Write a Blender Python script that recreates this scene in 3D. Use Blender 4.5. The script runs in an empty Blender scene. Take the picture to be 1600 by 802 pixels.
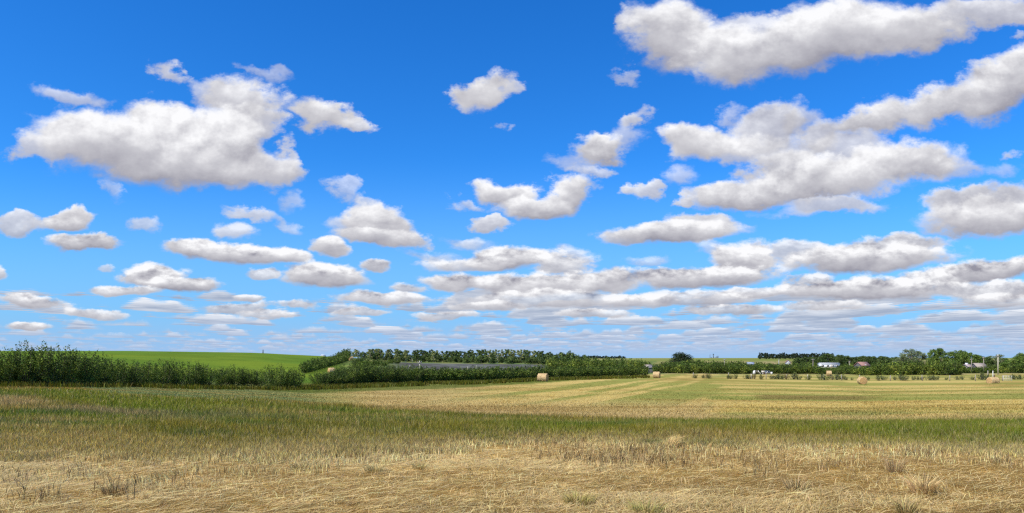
import bpy, math, random
import numpy as np

# ------------------------------------------------------------------ camera
scene = bpy.context.scene
COL = scene.collection
F = 1081.0            # focal length in pixels of the 1600-wide photograph
HOR = 560.0           # height of the true horizon in it
EYE = 1.7
cam_d = bpy.data.cameras.new('camera')
cam = bpy.data.objects.new('camera', cam_d)
COL.objects.link(cam)
cam.location = (0, 0, EYE)
cam.rotation_euler = (math.radians(90), 0, 0)
cam_d.sensor_fit = 'HORIZONTAL'
cam_d.sensor_width = 36
cam_d.lens = 36 * F / 1600.0
cam_d.shift_y = (HOR - 401.0) / 1600.0
cam_d.clip_start = 0.1
cam_d.clip_end = 60000
scene.camera = cam
scene.view_settings.view_transform = 'Standard'
scene.view_settings.look = 'None'
scene.view_settings.gamma = 1
scene.view_settings.exposure = 0.35
scene.view_settings.use_curve_mapping = False
scene.cycles.max_bounces = 5
scene.cycles.diffuse_bounces = 3
scene.cycles.glossy_bounces = 1
scene.cycles.transmission_bounces = 4
scene.cycles.use_denoising = False
scene.cycles.use_adaptive_sampling = True; scene.cycles.adaptive_threshold = 0.01; scene.cycles.adaptive_min_samples = 16
scene.cycles.filter_width = 1.3

SUN_AZ, SUN_EL = math.radians(-128), math.radians(50)
sdir = (math.sin(SUN_AZ) * math.cos(SUN_EL), math.cos(SUN_AZ) * math.cos(SUN_EL), math.sin(SUN_EL))

# ------------------------------------------------------------------ node helpers
class S:
    """a float or vector socket with operators that add math nodes"""
    nt = None
    def __init__(s, sock): s.k = sock
    def _m(op, a, b=None, c=None, clamp=False):
        n = S.nt.nodes.new('ShaderNodeMath'); n.operation = op; n.use_clamp = clamp
        for i, v in enumerate((a, b, c)):
            if v is None: continue
            if isinstance(v, S): S.nt.links.new(v.k, n.inputs[i])
            else: n.inputs[i].default_value = v
        return S(n.outputs[0])
    def __add__(a, b): return S._m('ADD', a, b)
    __radd__ = __add__
    def __sub__(a, b): return S._m('SUBTRACT', a, b)
    def __rsub__(a, b): return S._m('SUBTRACT', b, a)
    def __mul__(a, b): return S._m('MULTIPLY', a, b)
    __rmul__ = __mul__
    def __truediv__(a, b): return S._m('DIVIDE', a, b)
    def __rtruediv__(a, b): return S._m('DIVIDE', b, a)
    def clamp(a): return S._m('ADD', a, 0.0, clamp=True)
def smax(a, b): return S._m('MAXIMUM', a, b)
def smin(a, b): return S._m('MINIMUM', a, b)
def sstep(v, a, b, lo=0.0, hi=1.0):
    n = S.nt.nodes.new('ShaderNodeMapRange'); n.interpolation_type = 'SMOOTHSTEP'
    S.nt.links.new(v.k, n.inputs[0])
    for i, x in zip((1, 2, 3, 4), (a, b, lo, hi)):
        if isinstance(x, S): S.nt.links.new(x.k, n.inputs[i])
        else: n.inputs[i].default_value = x
    return S(n.outputs[0])
def vec(x, y, z=0.0):
    n = S.nt.nodes.new('ShaderNodeCombineXYZ')
    for i, v in enumerate((x, y, z)):
        if isinstance(v, S): S.nt.links.new(v.k, n.inputs[i])
        else: n.inputs[i].default_value = v
    return S(n.outputs[0])
def sep(v):
    n = S.nt.nodes.new('ShaderNodeSeparateXYZ'); S.nt.links.new(v.k, n.inputs[0])
    return S(n.outputs[0]), S(n.outputs[1]), S(n.outputs[2])
def noise(v, scale, detail=4.0, rough=0.5, dist=0.0, dims='3D', color=False, kind='FBM', lac=2.0):
    n = S.nt.nodes.new('ShaderNodeTexNoise'); n.noise_dimensions = dims; n.noise_type = kind; n.normalize = True
    if v is not None: S.nt.links.new(v.k, n.inputs['Vector'])
    n.inputs['Scale'].default_value = scale; n.inputs['Detail'].default_value = detail
    n.inputs['Roughness'].default_value = rough; n.inputs['Distortion'].default_value = dist
    n.inputs['Lacunarity'].default_value = lac
    return S(n.outputs[1 if color else 0])
def mixc(f, a, b, blend='MIX'):
    n = S.nt.nodes.new('ShaderNodeMix'); n.data_type = 'RGBA'; n.blend_type = blend; n.clamp_factor = True
    for sock, v in ((n.inputs[0], f), (n.inputs[6], a), (n.inputs[7], b)):
        if isinstance(v, S): S.nt.links.new(v.k, sock)
        elif isinstance(v, (int, float)): sock.default_value = v
        else: sock.default_value = (*v, 1)
    return S(n.outputs[2])

# ------------------------------------------------------------------ world: blue sky with fair-weather cumulus
# clouds: (azimuth tangent, elevation tangent) given as hundredths of a pixel-like unit of 1/F, half width, half height, tilt, density
CL = [
 # great cloud on the left and the thinner ones behind it
 (250,232,215,62,3,1.25),(140,212,120,50,4,1.1),(345,248,120,50,3,1.1),(425,258,64,34,0,.9),(55,226,66,26,10,.8),(255,192,90,36,14,1.0),
 (130,140,70,20,15,.5),(285,128,44,20,24,.62),(385,172,66,48,10,.9),(328,158,34,22,20,.45),(415,205,50,30,0,.7),(458,232,26,22,40,.6),
 (505,186,70,30,22,.95),(560,208,40,16,8,.85),(468,262,26,22,0,.6),(170,298,26,12,30,.34),(232,352,28,12,8,.5),(410,118,50,12,20,.34),(100,352,30,12,0,.4),(455,310,20,26,60,.34),(440,345,40,10,30,.38),(660,395,40,12,10,.4),(690,400,50,14,0,.4),(545,350,40,18,0,.5),(700,320,26,8,0,.4),(780,200,16,7,0,.3),(735,382,40,12,0,.42),(860,415,50,16,0,.5),(980,215,50,26,-10,.42),(900,250,60,14,0,.34),(1250,180,50,26,-10,.5),(1130,175,30,18,-30,.4),(1070,275,50,20,-10,.42),(1240,235,70,26,0,.6),(1500,260,60,22,0,.5),(1580,270,50,16,0,.34),(1240,330,80,12,0,.45),(985,110,26,12,20,.4),(1590,60,20,10,0,.4),
 # small ones lower left
 (28,356,36,17,-4,.8),(100,348,46,20,-4,.95),(140,382,72,14,-2,1.0),(380,332,46,13,5,.62),(365,360,44,18,0,.62),(305,387,54,17,4,1.0),
 (385,396,96,18,3,1.1),(445,400,44,15,5,.9),(552,300,36,12,25,.40),(590,320,18,16,40,.45),(598,350,56,34,4,1.15),(590,368,86,16,2,.95),
 (655,374,34,11,12,.7),(512,386,36,16,8,.95),(587,414,30,11,0,.9),(505,430,78,22,2,1.15),(412,427,26,11,4,.8),(240,430,64,18,-2,1.1),
 (280,442,84,13,2,1.1),(195,454,68,10,0,.9),(165,420,20,5,0,.5),(0,425,18,12,0,.7),(70,355,30,12,0,.6),
 # middle
 (762,142,44,36,-12,.95),(800,138,24,12,0,.55),(756,348,42,14,0,.85),(792,302,52,26,8,1.0),(893,298,50,30,-18,1.1),(838,320,82,20,-4,1.1),
 (728,315,28,9,8,.45),(934,232,62,22,-2,1.0),(1006,184,50,20,-18,.66),(930,262,46,11,6,.52),(1001,292,32,15,-6,.8),(1035,166,22,12,20,.4),(720,378,40,8,10,.3),
 (1092,226,66,32,-6,.95),(1182,200,66,38,-16,.85),(1235,196,40,26,0,.6),(1140,232,60,24,0,.6),
 # top right
 (1060,60,90,56,14,1.2),(1140,88,90,48,-12,1.15),(1000,25,30,22,20,.6),(1240,60,90,56,-16,1.1),(1330,45,130,54,-10,1.2),(1430,40,96,44,-16,1.0),(1545,14,110,28,0,.85),(1180,40,60,28,0,.6),
 # diagonal band
 (1565,132,100,44,-24,1.1),(1465,165,96,34,-16,1.05),(1360,186,90,32,-8,1.0),(1285,214,54,36,-20,.85),(1330,228,80,30,-10,.8),
 # big cloud right
 (1405,250,112,38,-8,1.2),(1290,280,150,38,-6,1.25),(1160,302,110,24,-4,1.1),(1225,262,60,34,0,.9),(1060,312,34,10,-10,.7),(1300,318,120,16,0,.8),(1584,242,28,14,-10,.5),(1345,285,120,30,-5,.6),
 (1050,360,125,20,-3,1.15),(1085,346,72,20,0,.9),(975,368,46,15,-6,.8),
 # right edge and lower right
 (1540,344,134,32,-2,1.15),(1500,318,86,26,-14,.9),(1590,320,70,34,-10,.9),(1355,404,146,26,-2,1.25),(1400,385,90,20,-4,.9),(1250,392,60,20,0,.8),
 (1100,432,140,20,-3,1.2),(1160,405,62,30,0,1.0),(1040,428,80,14,0,.9),(1540,424,124,20,-6,1.05),(1350,452,160,20,0,1.05),(1270,440,60,16,0,.7),(1540,455,120,16,0,.9),
 # middle low
 (790,404,86,20,-2,1.05),(740,412,70,14,0,.8),(715,440,70,15,2,.95),(840,446,120,20,0,.95),(940,440,72,22,-4,.95),(600,467,92,11,2,.9),(460,478,60,8,0,.7),
 (880,415,60,22,0,.7),(905,400,40,16,20,.5),(1010,405,40,10,0,.4),(680,412,40,14,0,.5),(1110,385,30,16,0,.4),(1180,456,70,10,0,.85),(1450,438,70,14,0,.85),(1560,470,90,12,0,.8),(1290,478,80,9,0,.8),(1150,484,90,9,0,.8),(1000,470,70,12,0,.8),(930,490,70,8,0,.8),(760,478,70,9,0,.8),(700,492,60,7,0,.8),(560,488,60,7,0,.8),(50,470,60,11,8,.9),(150,490,60,8,4,.8),(45,508,44,8,-3,.9),(420,492,60,7,0,.8),(640,450,40,9,0,.7),
 (390,468,30,7,0,.7),(360,484,60,9,0,.8),(850,468,180,15,0,.8),(1080,466,120,13,0,.8),
]
world = bpy.data.worlds.new('World'); scene.world = world
world.use_nodes = True
wt = world.node_tree; wt.nodes.clear(); S.nt = wt
tc = wt.nodes.new('ShaderNodeTexCoord')
dx, dy, dz = sep(S(tc.outputs['Generated']))
ady = smax(S._m('ABSOLUTE', dy), 0.02)
u = dx / ady
v = smax(dz / ady, -0.02)
P = vec(u, v)
sky = wt.nodes.new('ShaderNodeTexSky'); sky.sky_type = 'NISHITA'; sky.sun_disc = False
sky.sun_elevation = SUN_EL; sky.sun_rotation = SUN_AZ
sky.altitude = 500; sky.air_density = 1.0; sky.dust_density = 0.25; sky.ozone_density = 3.0
hs = wt.nodes.new('ShaderNodeHueSaturation')
wt.links.new(sky.outputs[0], hs.inputs['Color'])
hs.inputs['Hue'].default_value = 0.5; hs.inputs['Saturation'].default_value = 1.33; hs.inputs['Value'].default_value = 1.0
skyc = S(hs.outputs[0])

SK = 0.13
# ragged edges: the direction is bent by noise whose grain shrinks towards the horizon
w_hi = sstep(v, 0.12, 0.26)
nA = noise(vec(u, v * 1.25, 0.3), 7.0, 7.0, 0.60, color=True)
nB = noise(vec(u, v * 1.7, 4.3), 19.0, 6.0, 0.60, color=True)
def vm(op, a, b=None, scale=None):
    n = wt.nodes.new('ShaderNodeVectorMath'); n.operation = op
    for i, x in enumerate((a, b)):
        if x is None: continue
        if isinstance(x, S): wt.links.new(x.k, n.inputs[i])
        else: n.inputs[i].default_value = x
    if scale is not None:
        if isinstance(scale, S): wt.links.new(scale.k, n.inputs['Scale'])
        else: n.inputs['Scale'].default_value = scale
    return S(n.outputs[0])
warpA = vm('MULTIPLY', vm('SUBTRACT', nA, (.5, .5, .5)), (.20, .13, 0))
warpB = vm('MULTIPLY', vm('SUBTRACT', nB, (.5, .5, .5)), (.085, .042, 0))
sc1 = w_hi * 0.62 + 0.10
PW = vm('ADD', vm('ADD', P, vm('SCALE', warpA, scale=sc1)), vm('SCALE', warpB, scale=w_hi * 0.42 + 0.45))
def billow(off):
    q1 = noise(vec(u + off[0], (v + off[1]) * 1.3, 1.7), 9.0, 7.0, 0.56)
    q2 = noise(vec(u + off[0], (v + off[1]) * 1.9, 7.7), 26.0, 6.0, 0.58)
    return q1 * w_hi + q2 * (1.0 - w_hi)
b0 = billow((0, 0)); b1 = billow((-.008, .013))
relief = (b0 - b1) * 1.5                          # lit where the billow falls away towards the sun
bn = smin((b0 - 0.5) * 0.95, 0.12)
bw = smin((b0 - 0.5) * 1.7, 0.195)
A = None; L = None
for (cx, cy, rx, ry, rot, den) in sorted(CL, key=lambda c: c[1]):
    m = wt.nodes.new('ShaderNodeMapping'); m.vector_type = 'TEXTURE'
    if A is None: PK = PW
    else:                                        # chains the clouds one after another
        n = wt.nodes.new('ShaderNodeVectorMath'); n.operation = 'MULTIPLY_ADD'
        wt.links.new(vec(A, L, 0.0).k, n.inputs[0]); n.inputs[1].default_value = (1e-8, 1e-8, 0)
        wt.links.new(PW.k, n.inputs[2]); PK = S(n.outputs[0])
    wt.links.new(PK.k, m.inputs[0])
    m.inputs['Location'].default_value = ((cx - 800) / F, (HOR - cy) / F, 0)
    m.inputs['Rotation'].default_value = (0, 0, -math.radians(rot))
    m.inputs['Scale'].default_value = (rx * 1.25 / F, ry * 1.30 / F, 1)
    g = wt.nodes.new('ShaderNodeTexGradient'); g.gradient_type = 'SPHERICAL'
    wt.links.new(m.outputs[0], g.inputs[0])
    dn = wt.nodes.new('ShaderNodeVectorMath'); dn.operation = 'DOT_PRODUCT'; wt.links.new(m.outputs[0], dn.inputs[0]); dn.inputs[1].default_value = (0, 1, 0)
    my = S(dn.outputs['Value'])
    if den >= 0.78: am = sstep(S._m('MULTIPLY_ADD', bn, S._m('MULTIPLY_ADD', my, 0.55, 0.85, clamp=True), S(g.outputs[1])), 0.175, 0.175 + (.37 if cy < 330 else .30), 0.0, min(1.0, den * 1.08))
    else: am = sstep(S(g.outputs[1]) + bw, 0.20, 0.20 + 0.42 / (den + .3), 0.0, min(1.0, den * 1.3))
    li = S._m('MULTIPLY_ADD', my, 0.72 if den >= 1 else 0.46, 0.47 if den >= 1 else 0.47)
    if A is None: A, L = am, am * li
    else:
        inv = 1.0 - am
        A = S._m('MULTIPLY_ADD', A, inv, am)
        L = S._m('MULTIPLY_ADD', L, inv, am * li)
aH = A
base_l = L / smax(A, 0.02)
light = base_l + relief * sstep(base_l, .30, .74, .35, 2.1) + (noise(vec(u, v * 1.6, .0), 6.0, 2.0, .45) - .5) * 0.50 + sstep(A, 1.0, .55, 0.0, .12)

# the far field of small clouds down to the horizon: a slab cut by the line of sight at several heights
vz = smax(v, 0.0) + 0.006
Q = vec(u / vz, 1.0 / vz)
accA = None; accL = None
cover = sstep(u, -.75, .35, -0.03, 0.035) + sstep(v, .085, .13, 0.0, -.30) + sstep(v, .0, .03, 0.03, 0.0)
NL = 7
for k in range(NL):                              # from the base up
    h = 1.0 + 0.032 * k
    n1 = noise(vm('MULTIPLY', Q, (.62 * h, .42 * h, 1.0)), 1.0, 6.0, .58, dims='2D')
    a = sstep(n1 + cover, .530 + .018 * k, .600 + .018 * k)
    lum = 0.18 + 0.82 * k / (NL - 1)
    if accA is None:
        accA, accL = a, a * lum
    else:
        w = a * (1.0 - accA)
        accL = S._m('MULTIPLY_ADD', w, lum, accL); accA = accA + w
aF = accA * sstep(v, -.002, .02) * 0.95
lF = accL / smax(accA, .02) + (noise(vm('MULTIPLY', Q, (.9, .8, 1.0)), 1.0, 4.0, .6, dims='2D') - .5) * 1.3

EXPO = 1.0 / 2 ** scene.view_settings.exposure
def ex(c): return tuple(x * EXPO for x in c)
cH = mixc(light.clamp(), ex((0.315, 0.310, 0.372)), ex((0.98, 0.98, 1.0)))
cF = mixc(lF.clamp(), ex((0.37, 0.43, 0.56)), ex((0.88, 0.90, 0.95)))
skys = mixc(1.0, skyc, (SK * .38, SK * .84, SK * 1.20), 'MULTIPLY')
skys = mixc(sstep(v, 0.0, 0.30, 0.88, 0.0), skys, ex((0.23, 0.50, 0.89)))
c1 = mixc(aF, skys, cF)
c1 = mixc(sstep(v, 0.0, 0.075, 0.55, 0.0), c1, ex((0.40, 0.55, 0.83)))       # air between here and the far clouds
c2 = mixc(aH, c1, cH)
bg = wt.nodes.new('ShaderNodeBackground'); wt.links.new(c2.k, bg.inputs[0]); bg.inputs[1].default_value = 1.0
out = wt.nodes.new('ShaderNodeOutputWorld'); wt.links.new(bg.outputs[0], out.inputs[0])
world.cycles.sampling_method = 'MANUAL'; world.cycles.sample_map_resolution = 256

sl = bpy.data.lights.new('sun', 'SUN'); sl.energy = 4.4; sl.angle = math.radians(0.53); sl.color = (1.0, 0.94, 0.84)
so = bpy.data.objects.new('sun', sl); COL.objects.link(so)
from mathutils import Vector
so.rotation_euler = Vector(sdir).to_track_quat('Z', 'Y').to_euler()
so.location = (0, 0, 60)
# ------------------------------------------------------------------ numpy helpers
rng = np.random.default_rng(7)
random.seed(7)
_perm = rng.random((256, 256)).astype(np.float32)
def vnoise(x, y):
    xi = np.floor(x).astype(int); yi = np.floor(y).astype(int)
    fx = x - xi; fy = y - yi
    fx = fx * fx * (3 - 2 * fx); fy = fy * fy * (3 - 2 * fy)
    g = lambda a, b: _perm[a & 255, b & 255]
    return (g(xi, yi) * (1 - fx) + g(xi + 1, yi) * fx) * (1 - fy) + (g(xi, yi + 1) * (1 - fx) + g(xi + 1, yi + 1) * fx) * fy
def fbm(x, y, o=4, r=0.5):
    s = 0; a = 1; t = 0
    for k in range(o):
        s = s + a * vnoise(x * 2 ** k + 17.3 * k, y * 2 ** k + 5.1 * k); t += a; a *= r
    return s / t
def ss(x, a, b):
    t = np.clip((x - a) / (b - a), 0, 1); return t * t * (3 - 2 * t)

# ------------------------------------------------------------------ lie of the land
_CX = np.array([-300, 0, 200, 400, 500, 560, 650, 850, 1050, 1350, 1600, 1900], float)
_YD = np.array([3, 8, 14, 20, 30, 50, 80, 110, 150, 220, 320, 450, 650, 1200, 3000, 12000, 40000], float)
_Z = np.array([
 [-.05, -.09, -.15, -.20, -.25, -.30, -.4, .1, 1.0, 2.7, 5.0, 6.6, 7.8, 5, 2, 0, -9],
 [-.05, -.09, -.15, -.20, -.28, -.38, -.5, -.1, .8, 2.5, 4.8, 6.6, 7.8, 5, 2, 0, -9],
 [-.05, -.09, -.20, -.30, -.45, -.65, -1.0, -.9, .2, 2.2, 4.6, 6.6, 7.9, 5, 2, 0, -9],
 [-.05, -.10, -.30, -.50, -.80, -1.2, -1.75, -1.9, -1.4, .6, 3.4, 5.4, 6.3, 4, 2, 0, -9],
 [-.05, -.10, -.35, -.55, -.95, -1.5, -1.85, -2.0, -1.7, -.6, 1.3, 2.9, 4.1, 3, 2, 0, -9],
 [-.05, -.10, -.35, -.60, -1.0, -1.6, -1.9, -2.05, -2.0, -1.1, .7, 1.3, 1.6, 1.5, 2, 0, -9],
 [-.05, -.10, -.40, -.60, -1.0, -1.6, -1.9, -2.1, -2.1, -1.7, -1.2, -.9, -.8, 0, 2, 0, -9],
 [-.05, -.10, -.40, -.65, -1.1, -1.65, -2.0, -2.25, -2.3, -2.4, -2.0, -1.6, -1.2, 0, 2, 0, -9],
 [-.05, -.10, -.40, -.65, -1.1, -1.7, -2.2, -2.45, -2.6, -2.8, -3.0, -2.8, -2.0, .5, 3, 0, -9],
 [-.05, -.10, -.40, -.70, -1.15, -1.8, -2.5, -3.0, -3.1, -3.3, -3.6, -3.6, -2.5, 1, 3.4, 0, -9],
 [-.05, -.10, -.40, -.65, -1.1, -1.7, -2.3, -2.75, -2.95, -3.2, -3.5, -3.6, -2.5, 1, 3, 0, -9],
 [-.05, -.10, -.40, -.65, -1.1, -1.7, -2.3, -2.75, -2.95, -3.2, -3.5, -3.6, -2.5, 1, 3, 0, -9]])
# a fine smoothed table: azimuth column x log distance
_gx = np.linspace(-300, 1900, 441); _gl = np.linspace(math.log(3), math.log(40000), 500)
_t1 = np.array([np.interp(_gl, np.log(_YD), r) for r in _Z])
_T = np.array([np.interp(_gx, _CX, _t1[:, j]) for j in range(len(_gl))]).T
def _sm(a, n, ax):
    k = np.hanning(n + 2)[1:-1]; k /= k.sum(); h = n // 2
    ap = np.concatenate([np.take(a, [0] * h, ax), a, np.take(a, [-1] * h, ax)], ax)
    return np.apply_along_axis(lambda m: np.convolve(m, k, 'valid'), ax, ap)
_T = _sm(_sm(_T, 17, 1), 15, 0)
def H(X, Y):
    """height of the ground"""
    X = np.asarray(X, float); Y = np.asarray(Y, float)
    R = np.hypot(X, Y)
    Yc = np.where(Y > 0.2 * R, Y, 0.2 * R); Yc = np.maximum(Yc, 3.0)
    px = np.clip(800 + F * X / Yc, -299, 1899)
    fi = (px + 300) / 2200 * 440; i = np.clip(fi.astype(int), 0, 439); fi = fi - i
    gj = (np.log(Yc) - _gl[0]) / (_gl[1] - _gl[0]); j = np.clip(gj.astype(int), 0, 498); gj = np.clip(gj - j, 0, 1)
    z = (_T[i, j] * (1 - fi) + _T[i + 1, j] * fi) * (1 - gj) + (_T[i, j + 1] * (1 - fi) + _T[i + 1, j + 1] * fi) * gj
    near = np.clip(1 - R / 4, 0, 1)
    return z * (1 - near) + (fbm(X / 9, Y / 9, 3) - .5) * 0.10 * ss(Yc, 10, 30) * (1 - ss(Yc, 400, 900)) + 0.0
def h1(x, y): return float(H(np.array([x]), np.array([y]))[0])
def depth_at(px, py, lift=0.0, y0=5.0, y1=3000.0):
    """distance at which the ground, seen along azimuth px, appears at height py of the photograph"""
    Y = np.geomspace(y0, y1, 1500); X = (px - 800) / F * Y
    s = HOR - F * (H(X, Y) + lift - EYE) / Y
    k = np.where(s <= py)[0]
    return float(Y[k[0]]) if len(k) else y1

# the strip of uncut grass: where it begins and ends (distance, by azimuth)
_fx = [0, 100, 200, 300, 400, 500, 600, 700, 800, 900, 1000, 1100, 1200, 1300, 1400, 1500, 1600]
_fy = [722, 724, 726, 722, 718, 716, 708, 700, 694, 692, 697, 701, 700, 702, 704, 708, 710]
_bx = [0, 60, 120, 200, 300, 400, 500, 560, 600, 700, 800, 900, 1000, 1100, 1200, 1400, 1600]
_by = [601, 602, 604, 613, 619, 621, 627, 632, 637, 644, 647, 651, 654, 655.5, 656, 656.5, 655]
_px = np.arange(-100, 1701, 10.0)
GF = np.array([depth_at(p, np.interp(p, _fx, _fy)) for p in _px])
GB = np.array([depth_at(p, np.interp(p, _bx, _by), .30) for p in _px])
GF = _sm(GF, 9, 0); GB = _sm(GB, 9, 0)
def PXof(X, Y): return 800 + F * X / np.maximum(Y, .5)
def band(X, Y):
    """0 before the uncut strip, 1 in it, falling to 0 beyond"""
    p = np.clip(PXof(X, Y), -100, 1700)
    f = np.interp(p, _px, GF); b = np.interp(p, _px, GB)
    n = (fbm(X * .9, Y * .9, 3) - .5)
    return ss(Y + n * 3.0, f - .9, f + .9), 1 - ss(Y + n * 1.2 + 0, b - .25, b + .35)

# ------------------------------------------------------------------ colour of the ground cover, by place (same for ground and blades)
STRAW = np.array([.72, .555, .245]); STRAW2 = np.array([.53, .385, .15]); DIRT = np.array([.40, .29, .17])
GREEN = np.array([.130, .146, .012]); OLIVE = np.array([.188, .152, .020]); DGREEN = np.array([.070, .105, .012]); GOLD = np.array([.36, .265, .075])
HAY = np.array([.53, .395, .125]); HAYG = np.array([.26, .262, .060]); HAYB = np.array([.30, .19, .05])
CROP = np.array([.118, .198, .026]); FARG = np.array([.19, .22, .055]); PALEG = np.array([.22, .23, .07])
NET = np.array([.092, .090, .080]); BLUEG = np.array([.20, .225, .075])
def mixn(a, b, t): return a + (b - a) * t[..., None]
def zone(X, Y):
    X = np.asarray(X, float); Y = np.asarray(Y, float); p = PXof(X, Y)
    n1 = fbm(X / 2.3 + 3, Y / 2.3, 4); n2 = fbm(X / 7 + 9, Y / 7 + 2, 4); n3 = fbm(X / .5, Y / .5, 3)
    f, b = band(X, Y)
    pc = np.clip(p, -100, 1700); gf = np.interp(pc, _px, GF); gb = np.interp(pc, _px, GB)
    s = (Y - gf) / np.maximum(gb - gf, .5)
    # in front: flattened dry straw
    c = mixn(np.broadcast_to(STRAW, X.shape + (3,)), STRAW2, ss(n1, .48, .70) * .8)
    c = mixn(c, DIRT, ss(fbm(X * 1.4, Y * 2.6, 4), .58, .74) * .35)
    # uncut strip
    g = mixn(np.broadcast_to(OLIVE, X.shape + (3,)), GREEN, ss(n2, .38, .60))
    g = mixn(g, DGREEN, ss(fbm(X / 5, Y / 1.8, 4), .50, .64) * .9)
    g = mixn(g, GOLD * .8, ss(fbm(X / 6 + 31, Y / 1.6 + 4, 3), .54, .66) * .8)
    g = mixn(g, GOLD * 1.15, (1 - ss(s + (n1 - .5) * .5, -.05, .22)) * .75)           # its drying front
    left = (1 - ss(p, 250, 520)) ; mid = ss(p, 1000, 1200)
    g = mixn(g, np.array([.27, .19, .085]), left * ss(s, .30, .42) * (1 - ss(s, .42, .52)) * ss(n1, .35, .55) * .8)
    g = mixn(g, np.array([.22, .15, .035]), ss(s + (n1 - .5) * .2, .80, .97) * .65)       # brown heads at the far edge
    g = mixn(g, GREEN * .95, mid * ss(s, .25, .45) * .5)
    g = mixn(g, GREEN * 1.1, left * ss(s, .45, .6) * ss(p, 20, 120) * .7)
    g = mixn(g, np.array([.33, .23, .09]), (1 - ss(p + (n1 - .5) * 80, 30, 110)) * ss(s, .38, .46) * (1 - ss(s, .56, .64)) * .9)
    c = mixn(c, g, f)
    # beyond: the mown hay field with its rows
    a = math.radians(20)
    U1 = X * math.cos(a) - Y * math.sin(a); V1 = X * math.sin(a) + Y * math.cos(a)     # across, along
    rowsM = fbm(U1 / 2.3 + 50, V1 / 60, 2)
    rowsR = fbm(X / 80 + 7 + 0, Y / 4.6 + (fbm(X / 90, Y / 90, 2)) * 3, 3)
    wR = ss(p + (n2 - .5) * 60, 1090, 1150); wM = ss(p + (n2 - .5) * 120, 600, 860) * ss(Y, 42, 66)
    r = rowsR * wR + rowsM * (1 - wR)
    hay = mixn(np.broadcast_to(HAY, X.shape + (3,)), HAYG, ss(r, .44, .56) * (.30 + .62 * np.clip(wM + wR, 0, 1)))
    hay = mixn(hay, HAYG * .85, ss(fbm(X / 9 + 5, Y / 14, 3), .60, .72) * .6 * (wR + wM).clip(0, 1))
    hay = mixn(hay, np.array([.46, .335, .145]), (1 - ss(Y - gb, 3, 16)) * ss(p, 560, 700) * .85)
    hay = mixn(hay, np.array([.47, .34, .15]), (1 - wM) * (1 - wR) * ss(p, 480, 600) * .6)
    hay = mixn(hay, HAYB, ss(fbm(X / 16 + 11, Y / 3 + 3, 3), .60, .70) * .45)
    hay = mixn(hay, np.array([.20, .145, .045]), ss(p, 1165, 1200) * (1 - ss(p, 1330, 1400)) * ss(Y, 62, 65) * (1 - ss(Y, 72, 78)) * .8)   # brown unmown patch
    # left side of the field: short blue-green growth
    lf = 1 - ss(p + (n2 - .5) * 80, 430, 600)
    gl = mixn(np.broadcast_to(BLUEG, X.shape + (3,)), HAYB * 1.25, ss(fbm(X / 12, Y / 2.4, 3), .50, .60) * (.4 + .6 * (1 - ss(Y - gb, 2, 8))))
    hay = mixn(hay, gl, lf)
    # foot of the far shrubs: rough green verge
    verge = ss(p, 380, 450) * (1 - ss(p, 900, 1010)) * ss(Y + (n1 - .5) * 6, np.interp(pc, [380, 480, 700, 850, 1010], [68, 66, 80, 108, 150]), np.interp(pc, [380, 480, 700, 850, 1010], [72, 70, 86, 116, 158]))
    hay = mixn(hay, np.array([.10, .13, .022]), verge * .85)
    c = mixn(c, hay, f * (1 - b))
    # land behind the rows of shrubs
    far = ss(Y, np.interp(pc, [0, 200, 400, 500, 850, 1000, 1080, 1600], [62, 75, 100, 96, 150, 175, 190, 200]),
             np.interp(pc, [0, 200, 400, 500, 850, 1000, 1080, 1600], [70, 83, 110, 104, 160, 190, 215, 230]))
    cr = mixn(np.broadcast_to(CROP, X.shape + (3,)), CROP * np.array([1.35, 1.12, .95]), ss(fbm(X / 40, Y / 40, 3), .4, .65))
    cr = mixn(cr, CROP * .78, ss(fbm((X + Y * .25) / 60, (Y - X * .25) / 7, 3), .48, .62) * .6)
    pg = mixn(np.broadcast_to(PALEG, X.shape + (3,)), np.array([.11, .17, .05]), ss(n2, .4, .6))
    tr = mixn(np.broadcast_to(np.array([.36, .28, .13]), X.shape + (3,)), np.array([.22, .22, .08]), ss(n2, .42, .62))
    ff = mixn(np.broadcast_to(FARG, X.shape + (3,)), np.array([.33, .30, .13]), ss(fbm(X / 500, Y / 160, 3), .50, .60))
    fc = mixn(cr, pg, ss(p, 515, 560))
    fc = mixn(fc, tr, ss(p, 1000, 1080))
    net = mixn(np.broadcast_to(NET, X.shape + (3,)), np.array([.15, .155, .13]), ss(fbm((X + Y * .5) / 30, (Y - X * .5) / 4, 3), .48, .6) * .8)
    fc = mixn(fc, net, (ss(p, 590, 640) * (1 - ss(p, 850, 880)) * ss(Y, 205, 215) * (1 - ss(Y, 395, 410))))
    fc = mixn(fc, ff, ss(Y, 620, 800) * ss(p, 540, 640))
    c = mixn(c, fc, far)
    return np.clip(c, .005, .8)

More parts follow.
